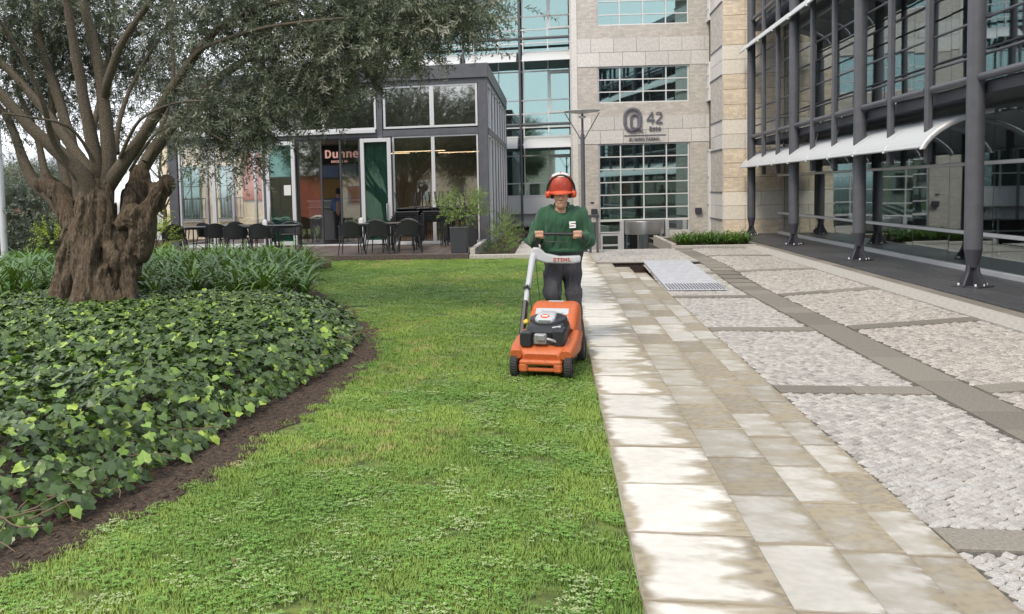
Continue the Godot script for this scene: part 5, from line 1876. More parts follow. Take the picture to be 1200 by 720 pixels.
func street_things() -> void:
	# street lamp with a flat dish on two arms
	var l := thing("street_lamp", "grey street lamp with a wide flat dish on slanted arms by the steps", "street lamp", V(0.74, -0.02, -21.9))
	part(l, "pole", mb().lathe([Vector2(0.09, 0.0), Vector2(0.09, 0.3), Vector2(0.055, 0.34), Vector2(0.052, 2.95), Vector2(0.03, 3.0), Vector2(0.028, 3.48)], 18), M.grey_paint)
	part(l, "base_flange", mb().lathe([Vector2(0.0, 0.025), Vector2(0.15, 0.025), Vector2(0.15, 0.0)], 18), M.grey_paint)
	part(l, "dish", mb().lathe([Vector2(0.0, 3.5), Vector2(0.12, 3.49), Vector2(0.42, 3.53), Vector2(0.45, 3.545), Vector2(0.45, 3.555), Vector2(0.3, 3.57), Vector2(0.0, 3.575)], 28), M.aluminium)
	for s in [-1, 1]:
		part(l, "arm", mb().tube([V(s * 0.05, 2.85, 0), V(s * 0.14, 3.02, 0), V(s * 0.42, 3.5, 0)], [0.014, 0.012, 0.01], 8), M.grey_paint)
	part(l, "lamp_glass", mb().lathe([Vector2(0.0, 3.36), Vector2(0.08, 3.37), Vector2(0.09, 3.42), Vector2(0.0, 3.43)], 14), M.white_paint)
	# intercom pillar
	var p := thing("entry_post", "dark grey entry control post with twin uprights on the landing", "post", V(1.13, -0.25, -25.0))
	for s in [-1, 1]:
		part(p, "upright", mb().box(V(s * 0.1, 0.52, 0), V(0.07, 1.04, 0.1), 0.008), M.grey_paint)
	part(p, "head", mb().box(V(0, 1.05, 0), V(0.3, 0.07, 0.16), 0.01), M.dark_paint)
	part(p, "panel", mb().box(V(0, 0.62, -0.02), V(0.12, 0.5, 0.05), 0.004), M.dark_paint)
	# far left: pale lamp post and the red house
	var q := thing("lamp_post", "pale lilac grey lamp post beside the grey green bushes", "lamp post", V(-13.3, -0.1, -19.0), 0.0)
	part(q, "pole", mb().lathe([Vector2(0.11, 0.0), Vector2(0.11, 0.4), Vector2(0.085, 0.45), Vector2(0.075, 4.6), Vector2(0.0, 4.62)], 14), M.aluminium)
	part(q, "arm", mb().tube([V(0, 4.5, 0), V(-0.4, 4.75, 0), V(-0.9, 4.8, 0)], [0.04, 0.035, 0.03], 8), M.aluminium)
	part(q, "lantern", mb().box(V(-1.15, 4.8, 0), V(0.6, 0.1, 0.25), 0.03), M.aluminium)
	var h := thing("red_house", "dark red house with a low grey roof beyond the bushes", "house", V(-46.5, -0.6, -58), 0.1)
	part(h, "wall", mb().span(V(-9, -2.3, -6), V(8, 4.6, 0)), M.terracotta_render)
	part(h, "roof", mb().prism(PackedVector2Array([Vector2(-0.6, 4.6), Vector2(-0.6, 4.85), Vector2(-3.2, 6.2), Vector2(-6.6, 4.85), Vector2(-6.6, 4.6)]), 18.2, Transform3D(Basis(V(0, 0, 1), V(0, 1, 0), V(-1, 0, 0)), V(-0.5, 0, 0))), M.galvanised)
	for i in 5:
		var w := window(h, [-8 + i * 3.2, -6.9 + i * 3.2], [1.6, 3.4], 0.06, M.white_paint, M.dark_glass)
		part(w, "sill", mb().span(V(-8.1 + i * 3.2, 1.5, 0.0), V(-6.8 + i * 3.2, 1.6, 0.16), 0.01), M.limestone_1)
	# cream building seen through the corner hall of the pavilion
	var c := thing("cream_building", "cream rendered building with tall windows and balcony railings behind the pavilion", "building", V(-19.5, 0, -41))
	part(c, "wall", mb().span(V(-0.2, -2.3, -8), V(4.2, 5.6, 0)), M.cream_render)
	part(c, "red_bay", mb().span(V(4.2, 1.45, -8), V(6.4, 5.2, 0.3), 0.01), M.terracotta_render)
	part(c, "bay_base", mb().span(V(4.2, -2.3, -8), V(6.4, 1.448, 0.2)), M.cream_render)
	part(c, "parapet", mb().span(V(-0.3, 5.6, -8.1), V(4.3, 5.85, 0.12), 0.02), M.limestone_2)
	for i in 3:
		var x: float = [0.9, 2.9, 5.2][i]
		var w: float = [1.0, 0.8, 0.5][i]
		var wd := window(c, [x, x + w * 0.5, x + w], [0.55, 2.2, 3.2], 0.05, M.green_frame, M.teal_glass, 0.07, 0.05)
		part(wd, "sill", mb().span(V(x - 0.1, 0.4, 0.0), V(x + w + 0.1, 0.54, 0.25), 0.01), M.limestone_1)
		if i < 2:
			var rl := part(c, "railing", mb().span(V(x - 0.05, 1.55, 0.3), V(x + w + 0.5, 1.6, 0.34), 0.005).span(V(x - 0.05, 0.55, 0.3), V(x + w + 0.5, 0.59, 0.34), 0.005), M.black_metal)
			for k in 9:
				part(rl, "baluster", mb().span(V(x - 0.03 + k * 0.17, 0.59, 0.31), V(x - 0.01 + k * 0.17, 1.55, 0.33)), M.black_metal)
	# the house across the road, behind the photographer: mirrored in the glass fronts
	var o := thing("facing_house", "cream house with an orange red gable across from the pavilion", "house", V(-14, 0, 30), PI)
	part(o, "wall", mb().span(V(-14, -2.3, -8), V(8, 6.5, 0)), M.cream_render)
	part(o, "red_gable", mb().span(V(8, -2.3, -8), V(13, 3.6, 0.4)), M.terracotta_render)
	part(o, "roof", mb().span(V(-14.4, 6.5, -8.4), V(8, 6.9, 0.5), 0.05), M.rock)
	for i in 6:
		window(o, [-12.5 + i * 3.3, -11.2 + i * 3.3], [0.8, 2.6], 0.05, M.white_paint, M.dark_glass)
		window(o, [-12.5 + i * 3.3, -11.2 + i * 3.3], [3.8, 5.6], 0.05, M.white_paint, M.dark_glass)

func joined_mesh(list: Array) -> ArrayMesh:
	var st := SurfaceTool.new()
	st.begin(Mesh.PRIMITIVE_TRIANGLES)
	for m in list:
		st.append_from(m, 0, Transform3D.IDENTITY)
	return st.commit()

func chain(pts: Array, rads: Array) -> Array:
	var b := []
	for i in pts.size() - 1:
		b.append([pts[i], pts[i + 1], rads[i], rads[i + 1]])
	return b

# a closed hand on a bar that runs along x through "grip"; the wrist lies behind it
func hand_bones(grip: Vector3, wrist: Vector3, s: float) -> Array:
	var b := []
	var fr := [0.0088, 0.0092, 0.009, 0.0078]
	var fl := [0.92, 1.0, 0.96, 0.8]
	for i in 4:
		var x := grip.x + s * (0.033 - i * 0.0215)
		var l: float = fl[i]
		var k := V(x, grip.y + 0.026, grip.z - 0.02)
		var m := V(x + s * 0.002, grip.y + 0.027 * l, grip.z + 0.026)
		var t := V(x + s * 0.002, grip.y - 0.014, grip.z + 0.032 * l)
		var e := V(x + s * 0.001, grip.y - 0.028, grip.z + 0.006)
		b += chain([k, m, t, e], [fr[i] * 1.12, fr[i] * 1.05, fr[i], fr[i] * 0.88])
		b.append([wrist.lerp(k, 0.25) + V((x - grip.x) * 0.4, 0, 0), k, 0.016, 0.0125])
	var tx := grip.x + s * 0.036
	b += chain([wrist.lerp(grip, 0.45) + V(s * 0.022, -0.005, 0), V(tx + s * 0.008, grip.y - 0.012, grip.z - 0.03), V(tx, grip.y - 0.03, grip.z + 0.0), V(tx - s * 0.012, grip.y - 0.03, grip.z + 0.024)], [0.016, 0.0125, 0.0105, 0.009])
	b.append([wrist, wrist.lerp(grip, 0.55) + V(0, 0.012, 0), 0.026, 0.022])
	return b

func standing_person(o: Node3D, cloth: Material, legs: Material, skin: Material) -> void:     # a small far figure, arms at work
	var bones := [[V(0, 1.52, 0.02), V(0, 1.62, 0.02), 0.07, 0.085], [V(0, 1.35, 0), V(0, 1.5, 0.01), 0.055, 0.05], [V(-0.1, 1.3, 0), V(0.1, 1.3, 0), 0.09, 0.09], [V(0, 1.25, 0), V(0, 0.95, 0), 0.12, 0.12]]
	for s in [-1, 1]:
		bones += chain([V(s * 0.17, 1.34, 0), V(s * 0.23, 1.08, 0.02), V(s * 0.16, 1.0, 0.24), V(s * 0.15, 1.0, 0.32)], [0.05, 0.038, 0.03, 0.03])
		bones += chain([V(s * 0.09, 0.92, 0), V(s * 0.1, 0.5, 0.03), V(s * 0.11, 0.08, 0), V(s * 0.12, 0.04, 0.14)], [0.08, 0.055, 0.04, 0.035])
	part(o, "body", sdf(bones, 0.02, 0.02), skin)
	var shirt := [[V(-0.1, 1.32, 0), V(0.1, 1.32, 0), 0.105, 0.105], [V(-0.07, 1.25, 0), V(-0.07, 0.92, 0), 0.105, 0.1], [V(0.07, 1.25, 0), V(0.07, 0.92, 0), 0.105, 0.1]]
	for s in [-1, 1]:
		shirt += chain([V(s * 0.17, 1.34, 0), V(s * 0.23, 1.08, 0.02), V(s * 0.16, 1.0, 0.22)], [0.064, 0.054, 0.044])
	part(o, "shirt", sdf(shirt, 0.02, 0.02), cloth)
	var tr := [[V(-0.07, 0.95, 0), V(0.07, 0.95, 0), 0.1, 0.1]]
	for s in [-1, 1]:
		tr += chain([V(s * 0.09, 0.92, 0), V(s * 0.1, 0.5, 0.03), V(s * 0.11, 0.1, 0)], [0.095, 0.07, 0.06])
	part(o, "trousers", sdf(tr, 0.02, 0.02), legs)
	part(o, "hair", sdf([[V(0, 1.62, -0.01), V(0, 1.66, 0.0), 0.095, 0.085]], 0.02, 0.02), M.black_plastic)

func mower_and_person() -> void:
	mat("skin", lin(0.44, 0.25, 0.175), 0.55)
	M.skin.subsurf_scatter_enabled = true
	M.skin.subsurf_scatter_strength = 0.08
	speckled("sweater", lin(0.02, 0.075, 0.04), lin(0.03, 0.098, 0.053), 0.25, 0.95, 0.03, 0.25, 71)
	M.sweater.rim_enabled = true
	M.sweater.rim = 0.3
	speckled("trouser_cloth", lin(0.045, 0.045, 0.055), lin(0.066, 0.066, 0.078), 0.3, 0.95, 0.03, 0.3, 72)
	mat("boot", lin(0.02, 0.018, 0.017), 0.7)
	speckled("helmet_red", lin(0.3, 0.035, 0.018), lin(0.4, 0.05, 0.025), 0.2, 0.45, 0.02, 0.0, 92)
	mat("helmet_sheen", lin(0.6, 0.5, 0.47), 0.4)
	mat("muff_orange", lin(0.55, 0.075, 0.025), 0.45)
	speckled("orange_paint", lin(0.4, 0.105, 0.035), lin(0.56, 0.125, 0.035), 0.35, 0.5, 0.02, 0.1, 93, 0.3)
	mat("silver_plastic", lin(0.43, 0.45, 0.48), 0.38)
	mat("engine_metal", lin(0.32, 0.32, 0.33), 0.45, 0.6)
	mat("yellow_plastic", lin(0.65, 0.42, 0.03), 0.5)
	mat("red_print", lin(0.4, 0.06, 0.03), 0.6)
	mat("white_print", lin(0.78, 0.79, 0.78), 0.7)
	mat("shirt_blue", lin(0.1, 0.16, 0.32), 0.9)
	mat("lip", lin(0.22, 0.09, 0.07), 0.6)
	mower()
	# ------------------------------------------------ the gardener
	var O := V(0.09, -0.035, -8.97)
	var p := thing("person", "person in a dark green sweatshirt and orange red helmet pushing the lawn mower", "person", O)
	var gl := V(-0.15, 1.145, -8.665) - O
	var gr := V(0.235, 1.14, -8.665) - O
	var wl := V(-0.165, 1.135, -8.76) - O
	var wr := V(0.255, 1.13, -8.76) - O
	var el := V(-0.225, 1.065, -8.98) - O
	var er := V(0.365, 1.055, -8.98) - O
	var sl := V(-0.1, 1.335, -8.95) - O
	var sr := V(0.27, 1.33, -8.95) - O
	var neck := V(0.083, 1.4, -8.93) - O
	var head := V(0.075, 1.53, -8.84) - O
	var hl := V(-0.0, 0.93, -9.02) - O
	var hr := V(0.175, 0.93, -9.02) - O
	var kl := V(-0.025, 0.52, -8.86) - O
	var kr := V(0.185, 0.52, -8.95) - O
	var al := V(-0.01, 0.13, -9.16) - O
	var ar := V(0.215, 0.09, -9.0) - O
	var bones := [[neck, head + V(0, -0.06, -0.02), 0.058, 0.05], [neck + V(0, -0.05, 0), (hl + hr) / 2, 0.1, 0.11], [sl, sr, 0.05, 0.05]]
	bones += chain([sl, el, wl], [0.045, 0.036, 0.026]) + chain([sr, er, wr], [0.045, 0.036, 0.026])
	bones += chain([hl, kl, al], [0.075, 0.05, 0.036]) + chain([hr, kr, ar], [0.075, 0.05, 0.036])
	var face := [[head + V(0, 0.03, -0.035), head + V(0, 0.035, 0.0), 0.09, 0.085], [head + V(0, -0.03, 0.02), head + V(0, -0.085, 0.03), 0.064, 0.05], [head + V(-0.028, -0.088, 0.035), head + V(0.028, -0.088, 0.035), 0.028, 0.028], [head + V(0, -0.1, 0.062), head + V(0, -0.098, 0.066), 0.024, 0.02],
		[head + V(0, 0.015, 0.082), head + V(0, -0.028, 0.108), 0.012, 0.0165], [head + V(-0.014, -0.032, 0.094), head + V(0.014, -0.032, 0.094), 0.011, 0.011], [head + V(-0.045, 0.02, 0.068), head + V(0.045, 0.02, 0.068), 0.017, 0.017],
		[head + V(-0.045, -0.025, 0.058), head + V(-0.04, -0.03, 0.062), 0.024, 0.022], [head + V(0.045, -0.025, 0.058), head + V(0.04, -0.03, 0.062), 0.024, 0.022], [head + V(-0.02, -0.066, 0.082), head + V(0.02, -0.066, 0.082), 0.012, 0.012],
		[neck, head + V(0, -0.07, -0.02), 0.056, 0.052], [head + V(-0.092, -0.01, -0.01), head + V(-0.095, 0.02, -0.015), 0.018, 0.02], [head + V(0.092, -0.01, -0.01), head + V(0.095, 0.02, -0.015), 0.018, 0.02]]
	var skin := joined_mesh([sdf(bones, 0.014, 0.012), sdf(face, 0.006, 0.008), sdf(hand_bones(gl, wl, 1.0), 0.0042, 0.004), sdf(hand_bones(gr, wr, -1.0), 0.0042, 0.004)])
	part(p, "body", skin, M.skin)
	part(p, "mouth", mb().tube([head + V(-0.022, -0.066, 0.088), head + V(0, -0.064, 0.095), head + V(0.022, -0.066, 0.088)], [0.003, 0.0045, 0.003], 6), M.lip)
	for s in [-1, 1]:
		part(p, "eye", mb().lathe([Vector2(0, -0.011), Vector2(0.008, -0.007), Vector2(0.011, 0), Vector2(0.008, 0.007), Vector2(0, 0.011)], 10, Transform3D(Basis.IDENTITY, head + V(s * 0.032, 0.001, 0.072))), M.boot)
	# sweatshirt
	var c := (sl + sr) / 2
	var sw := [[sl + V(0.05, -0.03, 0.02), sr + V(-0.05, -0.03, 0.02), 0.095, 0.095], [c + V(-0.085, -0.06, 0.03), hl + V(-0.025, 0.06, 0.02), 0.115, 0.105], [c + V(0.085, -0.06, 0.03), hr + V(0.025, 0.06, 0.02), 0.115, 0.105], [c + V(0, -0.08, 0.05), (hl + hr) / 2 + V(0, 0.1, 0.05), 0.1, 0.1],
		[hl + V(-0.02, 0.055, 0.01), hr + V(0.02, 0.055, 0.01), 0.115, 0.115], [sl + V(0.09, 0.045, 0.0), sr + V(-0.09, 0.045, 0.0), 0.06, 0.06], [c + V(0, -0.02, 0.03), neck + V(0, 0.008, 0.02), 0.095, 0.07]]
	sw += chain([sl, sl.lerp(el, 0.5), el, el.lerp(wl, 0.55), wl + V(0, 0, -0.01)], [0.078, 0.068, 0.06, 0.05, 0.04])
	sw += chain([sr, sr.lerp(er, 0.5), er, er.lerp(wr, 0.55), wr + V(0, 0, -0.01)], [0.078, 0.068, 0.06, 0.05, 0.04])
	var shirt := part(p, "sweatshirt", sdf(sw, 0.013, 0.014, 0.03, 6.0, [Plane(V(0, -1, 0), -(0.955 - O.y))]), M.sweater)
	part(shirt, "collar", mb().tube(range(17).map(func(i): return neck + V(0.07 * cos(TAU * i / 16.0), 0.045 - 0.02 * sin(TAU * i / 16.0), 0.012 + 0.066 * sin(TAU * i / 16.0))), range(17).map(func(i): return 0.014), 8, false), M.sweater)
	part(shirt, "waistband", mb().tube(range(21).map(func(i): return (hl + hr) / 2 + V(0.185 * cos(TAU * i / 20.0), 0.035, 0.025 + 0.125 * sin(TAU * i / 20.0))), range(21).map(func(i): return 0.024), 8, false), M.sweater)
	# white chest emblem
	var e0 := V(0.185, 1.235, -8.77) - O
	var em := mb()
	for q in [[0, 0.03, 0.075, 0.018], [0, 0.0, 0.075, 0.018], [0, -0.03, 0.075, 0.018], [-0.029, 0.015, 0.017, 0.03], [0.029, -0.015, 0.017, 0.03]]:
		em.box(V(q[0], q[1], 0), V(q[2], q[3], 0.02), 0.001)
	part(shirt, "chest_emblem", em, M.white_print, e0, Basis.from_euler(V(-0.12, 0.25, 0)).scaled(V(0.85, 0.85, 1)))
	# trousers
	var tr := [[hl + V(0, 0.0, 0), hr + V(0, 0.0, 0), 0.115, 0.115], [hl + V(0.02, 0.06, 0), hr + V(-0.02, 0.06, 0), 0.1, 0.1]]
	tr += chain([hl, hl.lerp(kl, 0.5), kl, kl.lerp(al, 0.5), al], [0.108, 0.094, 0.08, 0.072, 0.066])
	tr += chain([hr, hr.lerp(kr, 0.5), kr, kr.lerp(ar, 0.5), ar], [0.108, 0.094, 0.08, 0.074, 0.068])
	var pants := part(p, "trousers", sdf(tr, 0.014, 0.012, 0.03, 5.0), M.trouser_cloth)
	part(pants, "thigh_pocket", mb().box(Vector3.ZERO, V(0.05, 0.16, 0.13), 0.02), M.trouser_cloth, hl.lerp(kl, 0.62) + V(-0.075, 0, 0.0), Basis.from_euler(V(0.3, 0, 0.06)))
	for q in [[al, 0.35], [ar, -0.1]]:
		var a: Vector3 = q[0]
		var R := Basis(Vector3.RIGHT, q[1])
		var bt := [[a + V(0, 0.03, -0.01), a + V(0, -0.03, -0.01), 0.05, 0.05], [a + R * V(0, -0.04, -0.02), a + R * V(0, -0.05, 0.15), 0.045, 0.04]]
		part(p, "boot", sdf(bt, 0.012, 0.014), M.boot)
	# helmet, visor brim, head band and ear defenders
	var hc := head + V(0, 0.088, -0.015)
	var TH := Transform3D(Basis(Vector3.RIGHT, 0.1) * Basis.from_scale(V(0.9, 0.92, 1.02)), hc)
	var hm := part(p, "helmet", mb().lathe([Vector2(0.138, -0.035), Vector2(0.14, 0.0), Vector2(0.137, 0.05), Vector2(0.122, 0.1), Vector2(0.09, 0.138), Vector2(0.045, 0.156), Vector2(0.0, 0.16)], 30, TH), M.helmet_red)
	part(hm, "crown_sheen", mb().lathe([Vector2(0.105, 0.124), Vector2(0.095, 0.138), Vector2(0.072, 0.152), Vector2(0.04, 0.162), Vector2(0.0, 0.165)], 30, TH), M.helmet_sheen)  # pale top of the red dome, its white-pink sheen put into the colour
	for k in 3:
		var ri := []
		for i in 9:
			var a := lerpf(-1.25, 1.25, i / 8.0)
			ri.append(TH * V((k - 1) * 0.042, 0.0 + 0.161 * cos(a) - 0.02 * absf(k - 1), 0.14 * sin(a)))
		part(hm, "ridge", mb().tube(ri, [0.006, 0.009, 0.01, 0.01, 0.01, 0.01, 0.01, 0.009, 0.006], 6), M.helmet_red)
	var brim := []
	for i in 3:
		var rg := []
		for j in 15:
			var a := lerpf(0.45, PI - 0.45, j / 14.0)
			var r: float = [0.126, 0.142, 0.154][i]
			rg.append(hc + V(r * 0.86 * cos(a), -0.036 - 0.006 * i - 0.01 * sin(a) * i, r * 1.12 * sin(a)))
		for j in 15:
			rg.append(rg[14 - j] + V(0, -0.008, 0))
		brim.append(rg)
	part(hm, "brim", mb().loft(brim), M.muff_orange)
	var arc := []
	for i in 17:
		var a := lerpf(-0.25, PI + 0.25, i / 16.0)
		arc.append(hc + V(0.137 * cos(a), -0.03 + 0.15 * sin(a), 0.05 + 0.055 * maxf(sin(a), 0.0)))
	part(hm, "head_band", mb().tube(arc, range(17).map(func(i): return 0.011), 8), M.black_plastic)
	for s in [-1, 1]:
		var T := Transform3D(Basis(Vector3.BACK, -s * PI / 2), hc + V(s * 0.104, -0.068, 0.03))
		var mf := part(hm, "ear_defender", mb().lathe([Vector2(0.0, -0.005), Vector2(0.036, -0.005), Vector2(0.043, 0.012), Vector2(0.042, 0.035), Vector2(0.03, 0.05), Vector2(0.0, 0.054)], 18, T), M.muff_orange)
		part(mf, "cushion", mb().lathe([Vector2(0.04, -0.024), Vector2(0.047, -0.012), Vector2(0.04, 0.0)], 18, T), M.boot)
	# ------------------------------------------------ someone at the counter inside
	var q := thing("person", "person in a blue shirt standing at the counter inside the cafe", "person", V(-6.95, 0.08, -27.2), PI)
	standing_person(q, M.shirt_blue, M.trouser_cloth, M.skin)

func wheel(parent: Node, at: Vector3, r: float, w: float) -> void:
	var T := Transform3D(Basis(Vector3.BACK, PI / 2), at)
	var wl := part(parent, "wheel", mb().lathe([Vector2(r * 0.62, -w * 0.5), Vector2(r * 0.93, -w * 0.5), Vector2(r, -w * 0.36), Vector2(r, w * 0.36), Vector2(r * 0.93, w * 0.5), Vector2(r * 0.62, w * 0.5)], 26, T), M.rubber)
	for k in 26:
		var a := TAU * k / 26.0
		part(wl, "tread_block", mb().box(T * V(r * cos(a), 0, r * sin(a)), V(w * 0.82, 0.006, r * 0.11), 0.001, Basis(Vector3.RIGHT, PI / 2 - a)), M.rubber)
	part(wl, "rim", mb().lathe([Vector2(0, -w * 0.42), Vector2(r * 0.2, -w * 0.46), Vector2(r * 0.5, -w * 0.3), Vector2(r * 0.64, -w * 0.48), Vector2(r * 0.64, w * 0.48), Vector2(r * 0.5, w * 0.3), Vector2(r * 0.2, w * 0.46), Vector2(0, w * 0.42)], 20, T), M.wheel_grey)

func mower() -> void:
	mat("wheel_grey", lin(0.1, 0.085, 0.075), 0.7)
	mat("clipping", lin(0.14, 0.2, 0.04), 0.8)
	var yaw := deg_to_rad(-9.0)
	var t := thing("lawn_mower", "orange and silver petrol lawn mower with a black engine on the lawn", "lawn mower", V(-0.06, -0.03, -7.83), yaw)
	var inv := t.transform.affine_inverse()
	var op: Material = M.orange_paint
	var dk := part(t, "deck", mb().loft([rr_ring(0, 0.165, 0.3, 0.08, 0.03, 0.45), rr_ring(0, 0.172, 0.4, 0.13, 0.05, 0.43), rr_ring(0, 0.185, 0.47, 0.18, 0.06, 0.37), rr_ring(0, 0.195, 0.5, 0.2, 0.06, 0.25), rr_ring(0, 0.2, 0.52, 0.22, 0.06, 0.0), rr_ring(0, 0.205, 0.52, 0.24, 0.06, -0.35), rr_ring(0, 0.205, 0.48, 0.2, 0.06, -0.43)]), op)
	# low front bumper with a recessed centre, and the fenders beside the wheels
	part(dk, "front_bumper", mb().box(V(0, 0.135, 0.46), V(0.37, 0.045, 0.07), 0.015).box(V(-0.15, 0.09, 0.465), V(0.075, 0.08, 0.065), 0.015).box(V(0.15, 0.09, 0.465), V(0.075, 0.08, 0.065), 0.015).box(V(0, 0.07, 0.445), V(0.24, 0.035, 0.05), 0.01), op)
	part(dk, "engine_bay", mb().box(V(0, 0.285, 0.2), V(0.34, 0.03, 0.36), 0.01), M.dark_paint)
	for s in [-1, 1]:
		part(dk, "fender", mb().loft([rr_ring(s * 0.215, 0.2, 0.1, 0.07, 0.03, 0.46), rr_ring(s * 0.225, 0.225, 0.11, 0.09, 0.035, 0.36), rr_ring(s * 0.235, 0.25, 0.1, 0.1, 0.035, 0.15), rr_ring(s * 0.225, 0.285, 0.09, 0.1, 0.035, -0.1)]), op)
		wheel(t, V(s * 0.235, 0.095, 0.415), 0.095, 0.062)
		wheel(t, V(s * 0.25, 0.11, -0.36), 0.11, 0.062)
	# rear hood over the grass outlet
	var hd := part(t, "rear_hood", mb().loft([rr_ring(0.01, 0.3, 0.42, 0.1, 0.04, -0.08), rr_ring(0.01, 0.35, 0.45, 0.22, 0.06, -0.16), rr_ring(0.01, 0.385, 0.46, 0.31, 0.07, -0.3), rr_ring(0.01, 0.39, 0.46, 0.34, 0.07, -0.42), rr_ring(0.01, 0.385, 0.44, 0.3, 0.07, -0.5), rr_ring(0.01, 0.38, 0.38, 0.24, 0.07, -0.52)]), op)
	part(hd, "grip_slot", mb().box(V(0.01, 0.558, -0.4), V(0.15, 0.012, 0.03), 0.004), M.silver_plastic)
	part(hd, "plate", mb().box(V(0.0, 0.462, -0.175), V(0.31, 0.012, 0.15), 0.004, Basis(Vector3.RIGHT, 0.72)), M.silver_plastic)
	part(hd, "plate_mark", mb().prism(PackedVector2Array([Vector2(-0.11, 0.02), Vector2(0.11, 0.02), Vector2(0.06, -0.012), Vector2(0.0, -0.024), Vector2(-0.06, -0.012)]), 0.006, Transform3D(Basis(Vector3.RIGHT, 0.72 - PI / 2), V(0, 0.466, -0.168))), M.engine_metal)
	# engine
	var en := part(t, "engine", mb().loft([rr_ring(0.01, 0.33, 0.3, 0.1, 0.04, 0.36), rr_ring(0.01, 0.345, 0.34, 0.15, 0.05, 0.3), rr_ring(0.01, 0.355, 0.36, 0.19, 0.06, 0.15), rr_ring(0.01, 0.36, 0.36, 0.2, 0.06, 0.0), rr_ring(0.01, 0.35, 0.3, 0.17, 0.06, -0.1)]), M.black_plastic)
	part(en, "shroud_ring", mb().lathe([Vector2(0.155, 0.0), Vector2(0.172, 0.01), Vector2(0.168, 0.035), Vector2(0.13, 0.05), Vector2(0.0, 0.055)], 30, Transform3D(Basis(Vector3.RIGHT, 0.12), V(0.01, 0.435, 0.07))), M.black_plastic)
	part(en, "cowl", mb().loft([rr_ring(0.0, 0.455, 0.12, 0.03, 0.012, 0.235), rr_ring(0.0, 0.47, 0.18, 0.05, 0.02, 0.21), rr_ring(0.0, 0.485, 0.17, 0.06, 0.025, 0.1), rr_ring(0.0, 0.49, 0.15, 0.055, 0.025, -0.02), rr_ring(0.0, 0.485, 0.1, 0.04, 0.018, -0.05)]), M.silver_plastic)
	part(en, "badge", mb().lathe([Vector2(0.0, 0.006), Vector2(0.03, 0.005), Vector2(0.034, 0.0)], 20, Transform3D(Basis(Vector3.RIGHT, 0.75) * Basis.from_scale(V(1.2, 1, 0.8)), V(0, 0.499, 0.2))), M.muff_orange)
	part(en, "badge_stripe", mb().box(Vector3.ZERO, V(0.05, 0.006, 0.012), 0.001), M.white_print, V(0, 0.504, 0.203), Basis(Vector3.RIGHT, 0.75))
	part(en, "carburettor", mb().box(V(-0.01, 0.33, 0.39), V(0.11, 0.09, 0.07), 0.01).box(V(0.0, 0.345, 0.43), V(0.07, 0.055, 0.03), 0.008).tube([V(0.05, 0.33, 0.4), V(0.1, 0.32, 0.41), V(0.13, 0.3, 0.38)], [0.014, 0.014, 0.014], 8), M.engine_metal)
	for i in 5:
		part(en, "cooling_fin", mb().box(V(-0.01, 0.285 + i * 0.012, 0.36), V(0.15, 0.004, 0.06), 0.001), M.engine_metal)
	part(en, "air_filter", mb().loft([rr_ring(-0.135, 0.325, 0.09, 0.11, 0.02, 0.43), rr_ring(-0.135, 0.325, 0.11, 0.13, 0.025, 0.41), rr_ring(-0.135, 0.325, 0.11, 0.13, 0.025, 0.29)]), M.black_plastic)
	part(en, "fuel_tank", mb().loft([rr_ring(0.145, 0.335, 0.09, 0.12, 0.03, 0.4), rr_ring(0.145, 0.335, 0.11, 0.15, 0.035, 0.37), rr_ring(0.145, 0.34, 0.11, 0.16, 0.035, 0.22)]), M.black_plastic)
	part(en, "recoil_grip", mb().tube([V(0.08, 0.41, 0.3), V(0.15, 0.42, 0.28)], [0.012, 0.012], 8), M.silver_plastic)
	part(en, "filler_cap", mb().lathe([Vector2(0.0, 0.03), Vector2(0.022, 0.028), Vector2(0.024, 0.0)], 12, Transform3D(Basis(Vector3.BACK, 0.6), V(-0.18, 0.43, 0.14))), M.yellow_plastic)
	# clippings stuck to the housing and the wheels
	var cl := []
	rng.seed = 121
	for i in 170:
		var s: float = [-1.0, 1.0][rng.randi_range(0, 1)]
		var q := V(s * rng.randf_range(0.2, 0.275), rng.randf_range(0.04, 0.12), rng.randf_range(0.3, 0.5))
		if i % 2:
			q = V(rng.randf_range(-0.2, 0.2), rng.randf_range(0.09, 0.17), rng.randf_range(0.475, 0.505))
		if i % 5 == 0:
			q = V(rng.randf_range(-0.24, 0.24), 0.29, rng.randf_range(0.1, 0.38))
		cl.append(Transform3D(Basis.from_euler(V(rng.randf() * TAU, rng.randf() * TAU, 0)).scaled(V(0.0025, 0.0015, rng.randf_range(0.006, 0.016))), q))
	many(t, "grass_clippings", mb().box(Vector3.ZERO, V(1, 1, 1)), M.clipping, cl)
	# single-sided handle: black bracket, silver arm, console across, black bar
	var a := inv * V(-0.315, 0.2, -8.05)
	var b := inv * V(-0.285, 0.52, -8.28)
	part(t, "handle_bracket", mb().box((a + b) / 2, V(0.05, (b - a).length(), 0.085), 0.012, Basis(Vector3.RIGHT, -atan2(b.z - a.z, -(b.y - a.y)) + PI)), M.black_plastic)
	var hp := []
	for w in [V(-0.29, 0.42, -8.2), V(-0.27, 0.6, -8.38), V(-0.24, 0.78, -8.56), V(-0.22, 0.9, -8.68), V(-0.2, 0.96, -8.73)]:
		hp.append(inv * w)
	var arm := part(t, "handle_arm", mb().tube(hp, [0.024, 0.026, 0.03, 0.035, 0.04], 14), M.silver_plastic)
	part(arm, "clamp_lever", mb().tube([inv * V(-0.30, 0.64, -8.36), inv * V(-0.27, 0.66, -8.38), inv * V(-0.24, 0.62, -8.37)], [0.014, 0.018, 0.012], 8), M.black_plastic)
	var rings := []
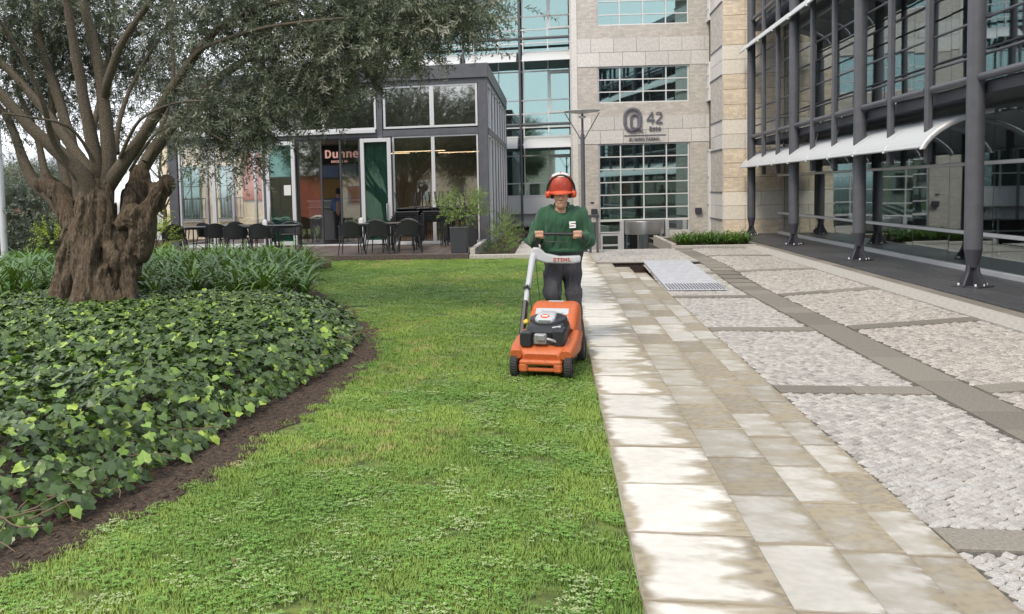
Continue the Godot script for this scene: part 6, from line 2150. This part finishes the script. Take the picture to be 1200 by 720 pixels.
	for q in [[-0.235, 0.955, 0.05, 0.06], [-0.21, 0.955, 0.12, 0.09], [-0.15, 0.945, 0.14, 0.1], [-0.09, 0.905, 0.1, 0.09], [0.05, 0.885, 0.075, 0.085], [0.19, 0.885, 0.08, 0.085], [0.25, 0.892, 0.07, 0.08], [0.262, 0.895, 0.04, 0.05]]:
		var r := []
		for v in rr_ring(0, q[1], q[3], q[2], 0.02, 0):
			r.append(inv * V(q[0], v.y, -8.73 + v.x))
		rings.append(r)
	var con := part(t, "console", mb().loft(rings), M.silver_plastic)
	text(con, "lettering", "STIHL", 0.035, 0.006, M.red_print, inv * V(0.075, 0.889, -8.684), Basis(Vector3.UP, -yaw) * Basis.from_scale(V(1.35, 1, 1)), true)
	var bar := []
	for w in [V(-0.165, 0.98, -8.73), V(-0.175, 1.08, -8.69), V(-0.165, 1.14, -8.668), V(-0.13, 1.152, -8.665), V(0.05, 1.15, -8.665), V(0.27, 1.14, -8.665), V(0.3, 1.1, -8.68)]:
		bar.append(inv * w)
	part(t, "handle_bar", mb().tube(bar, [0.015, 0.015, 0.015, 0.0155, 0.0155, 0.0155, 0.014], 10), M.black_metal)
	part(t, "drive_bail", mb().tube([inv * V(-0.14, 1.0, -8.7), inv * V(-0.1, 1.08, -8.66), inv * V(0.12, 1.06, -8.66)], [0.006, 0.006, 0.006], 6), M.black_metal)
	part(t, "control_cable", mb().tube([inv * V(-0.19, 0.92, -8.69), inv * V(-0.17, 0.7, -8.5), inv * V(-0.14, 0.52, -8.25), inv * V(-0.11, 0.45, -8.0)], [0.004, 0.004, 0.004, 0.004], 5), M.black_plastic)
	part(t, "control_cable", mb().tube([inv * V(-0.24, 0.88, -8.65), inv * V(-0.25, 0.65, -8.4), inv * V(-0.22, 0.45, -8.1)], [0.005, 0.005, 0.005], 5), M.black_plastic)

func _ready() -> void:
	noise.seed = 3
	noise.frequency = 0.01
	noise.fractal_octaves = 3
	setup()
	materials()
	plant_materials()
	ground()
	deck()
	colonnade_building()
	stone_facade()
	office_building()
	cafe()
	street_things()
	furniture()
	olive_tree()
	background_plants()
	strap_plants()
	ivy()
	grass()
	mower_and_person()
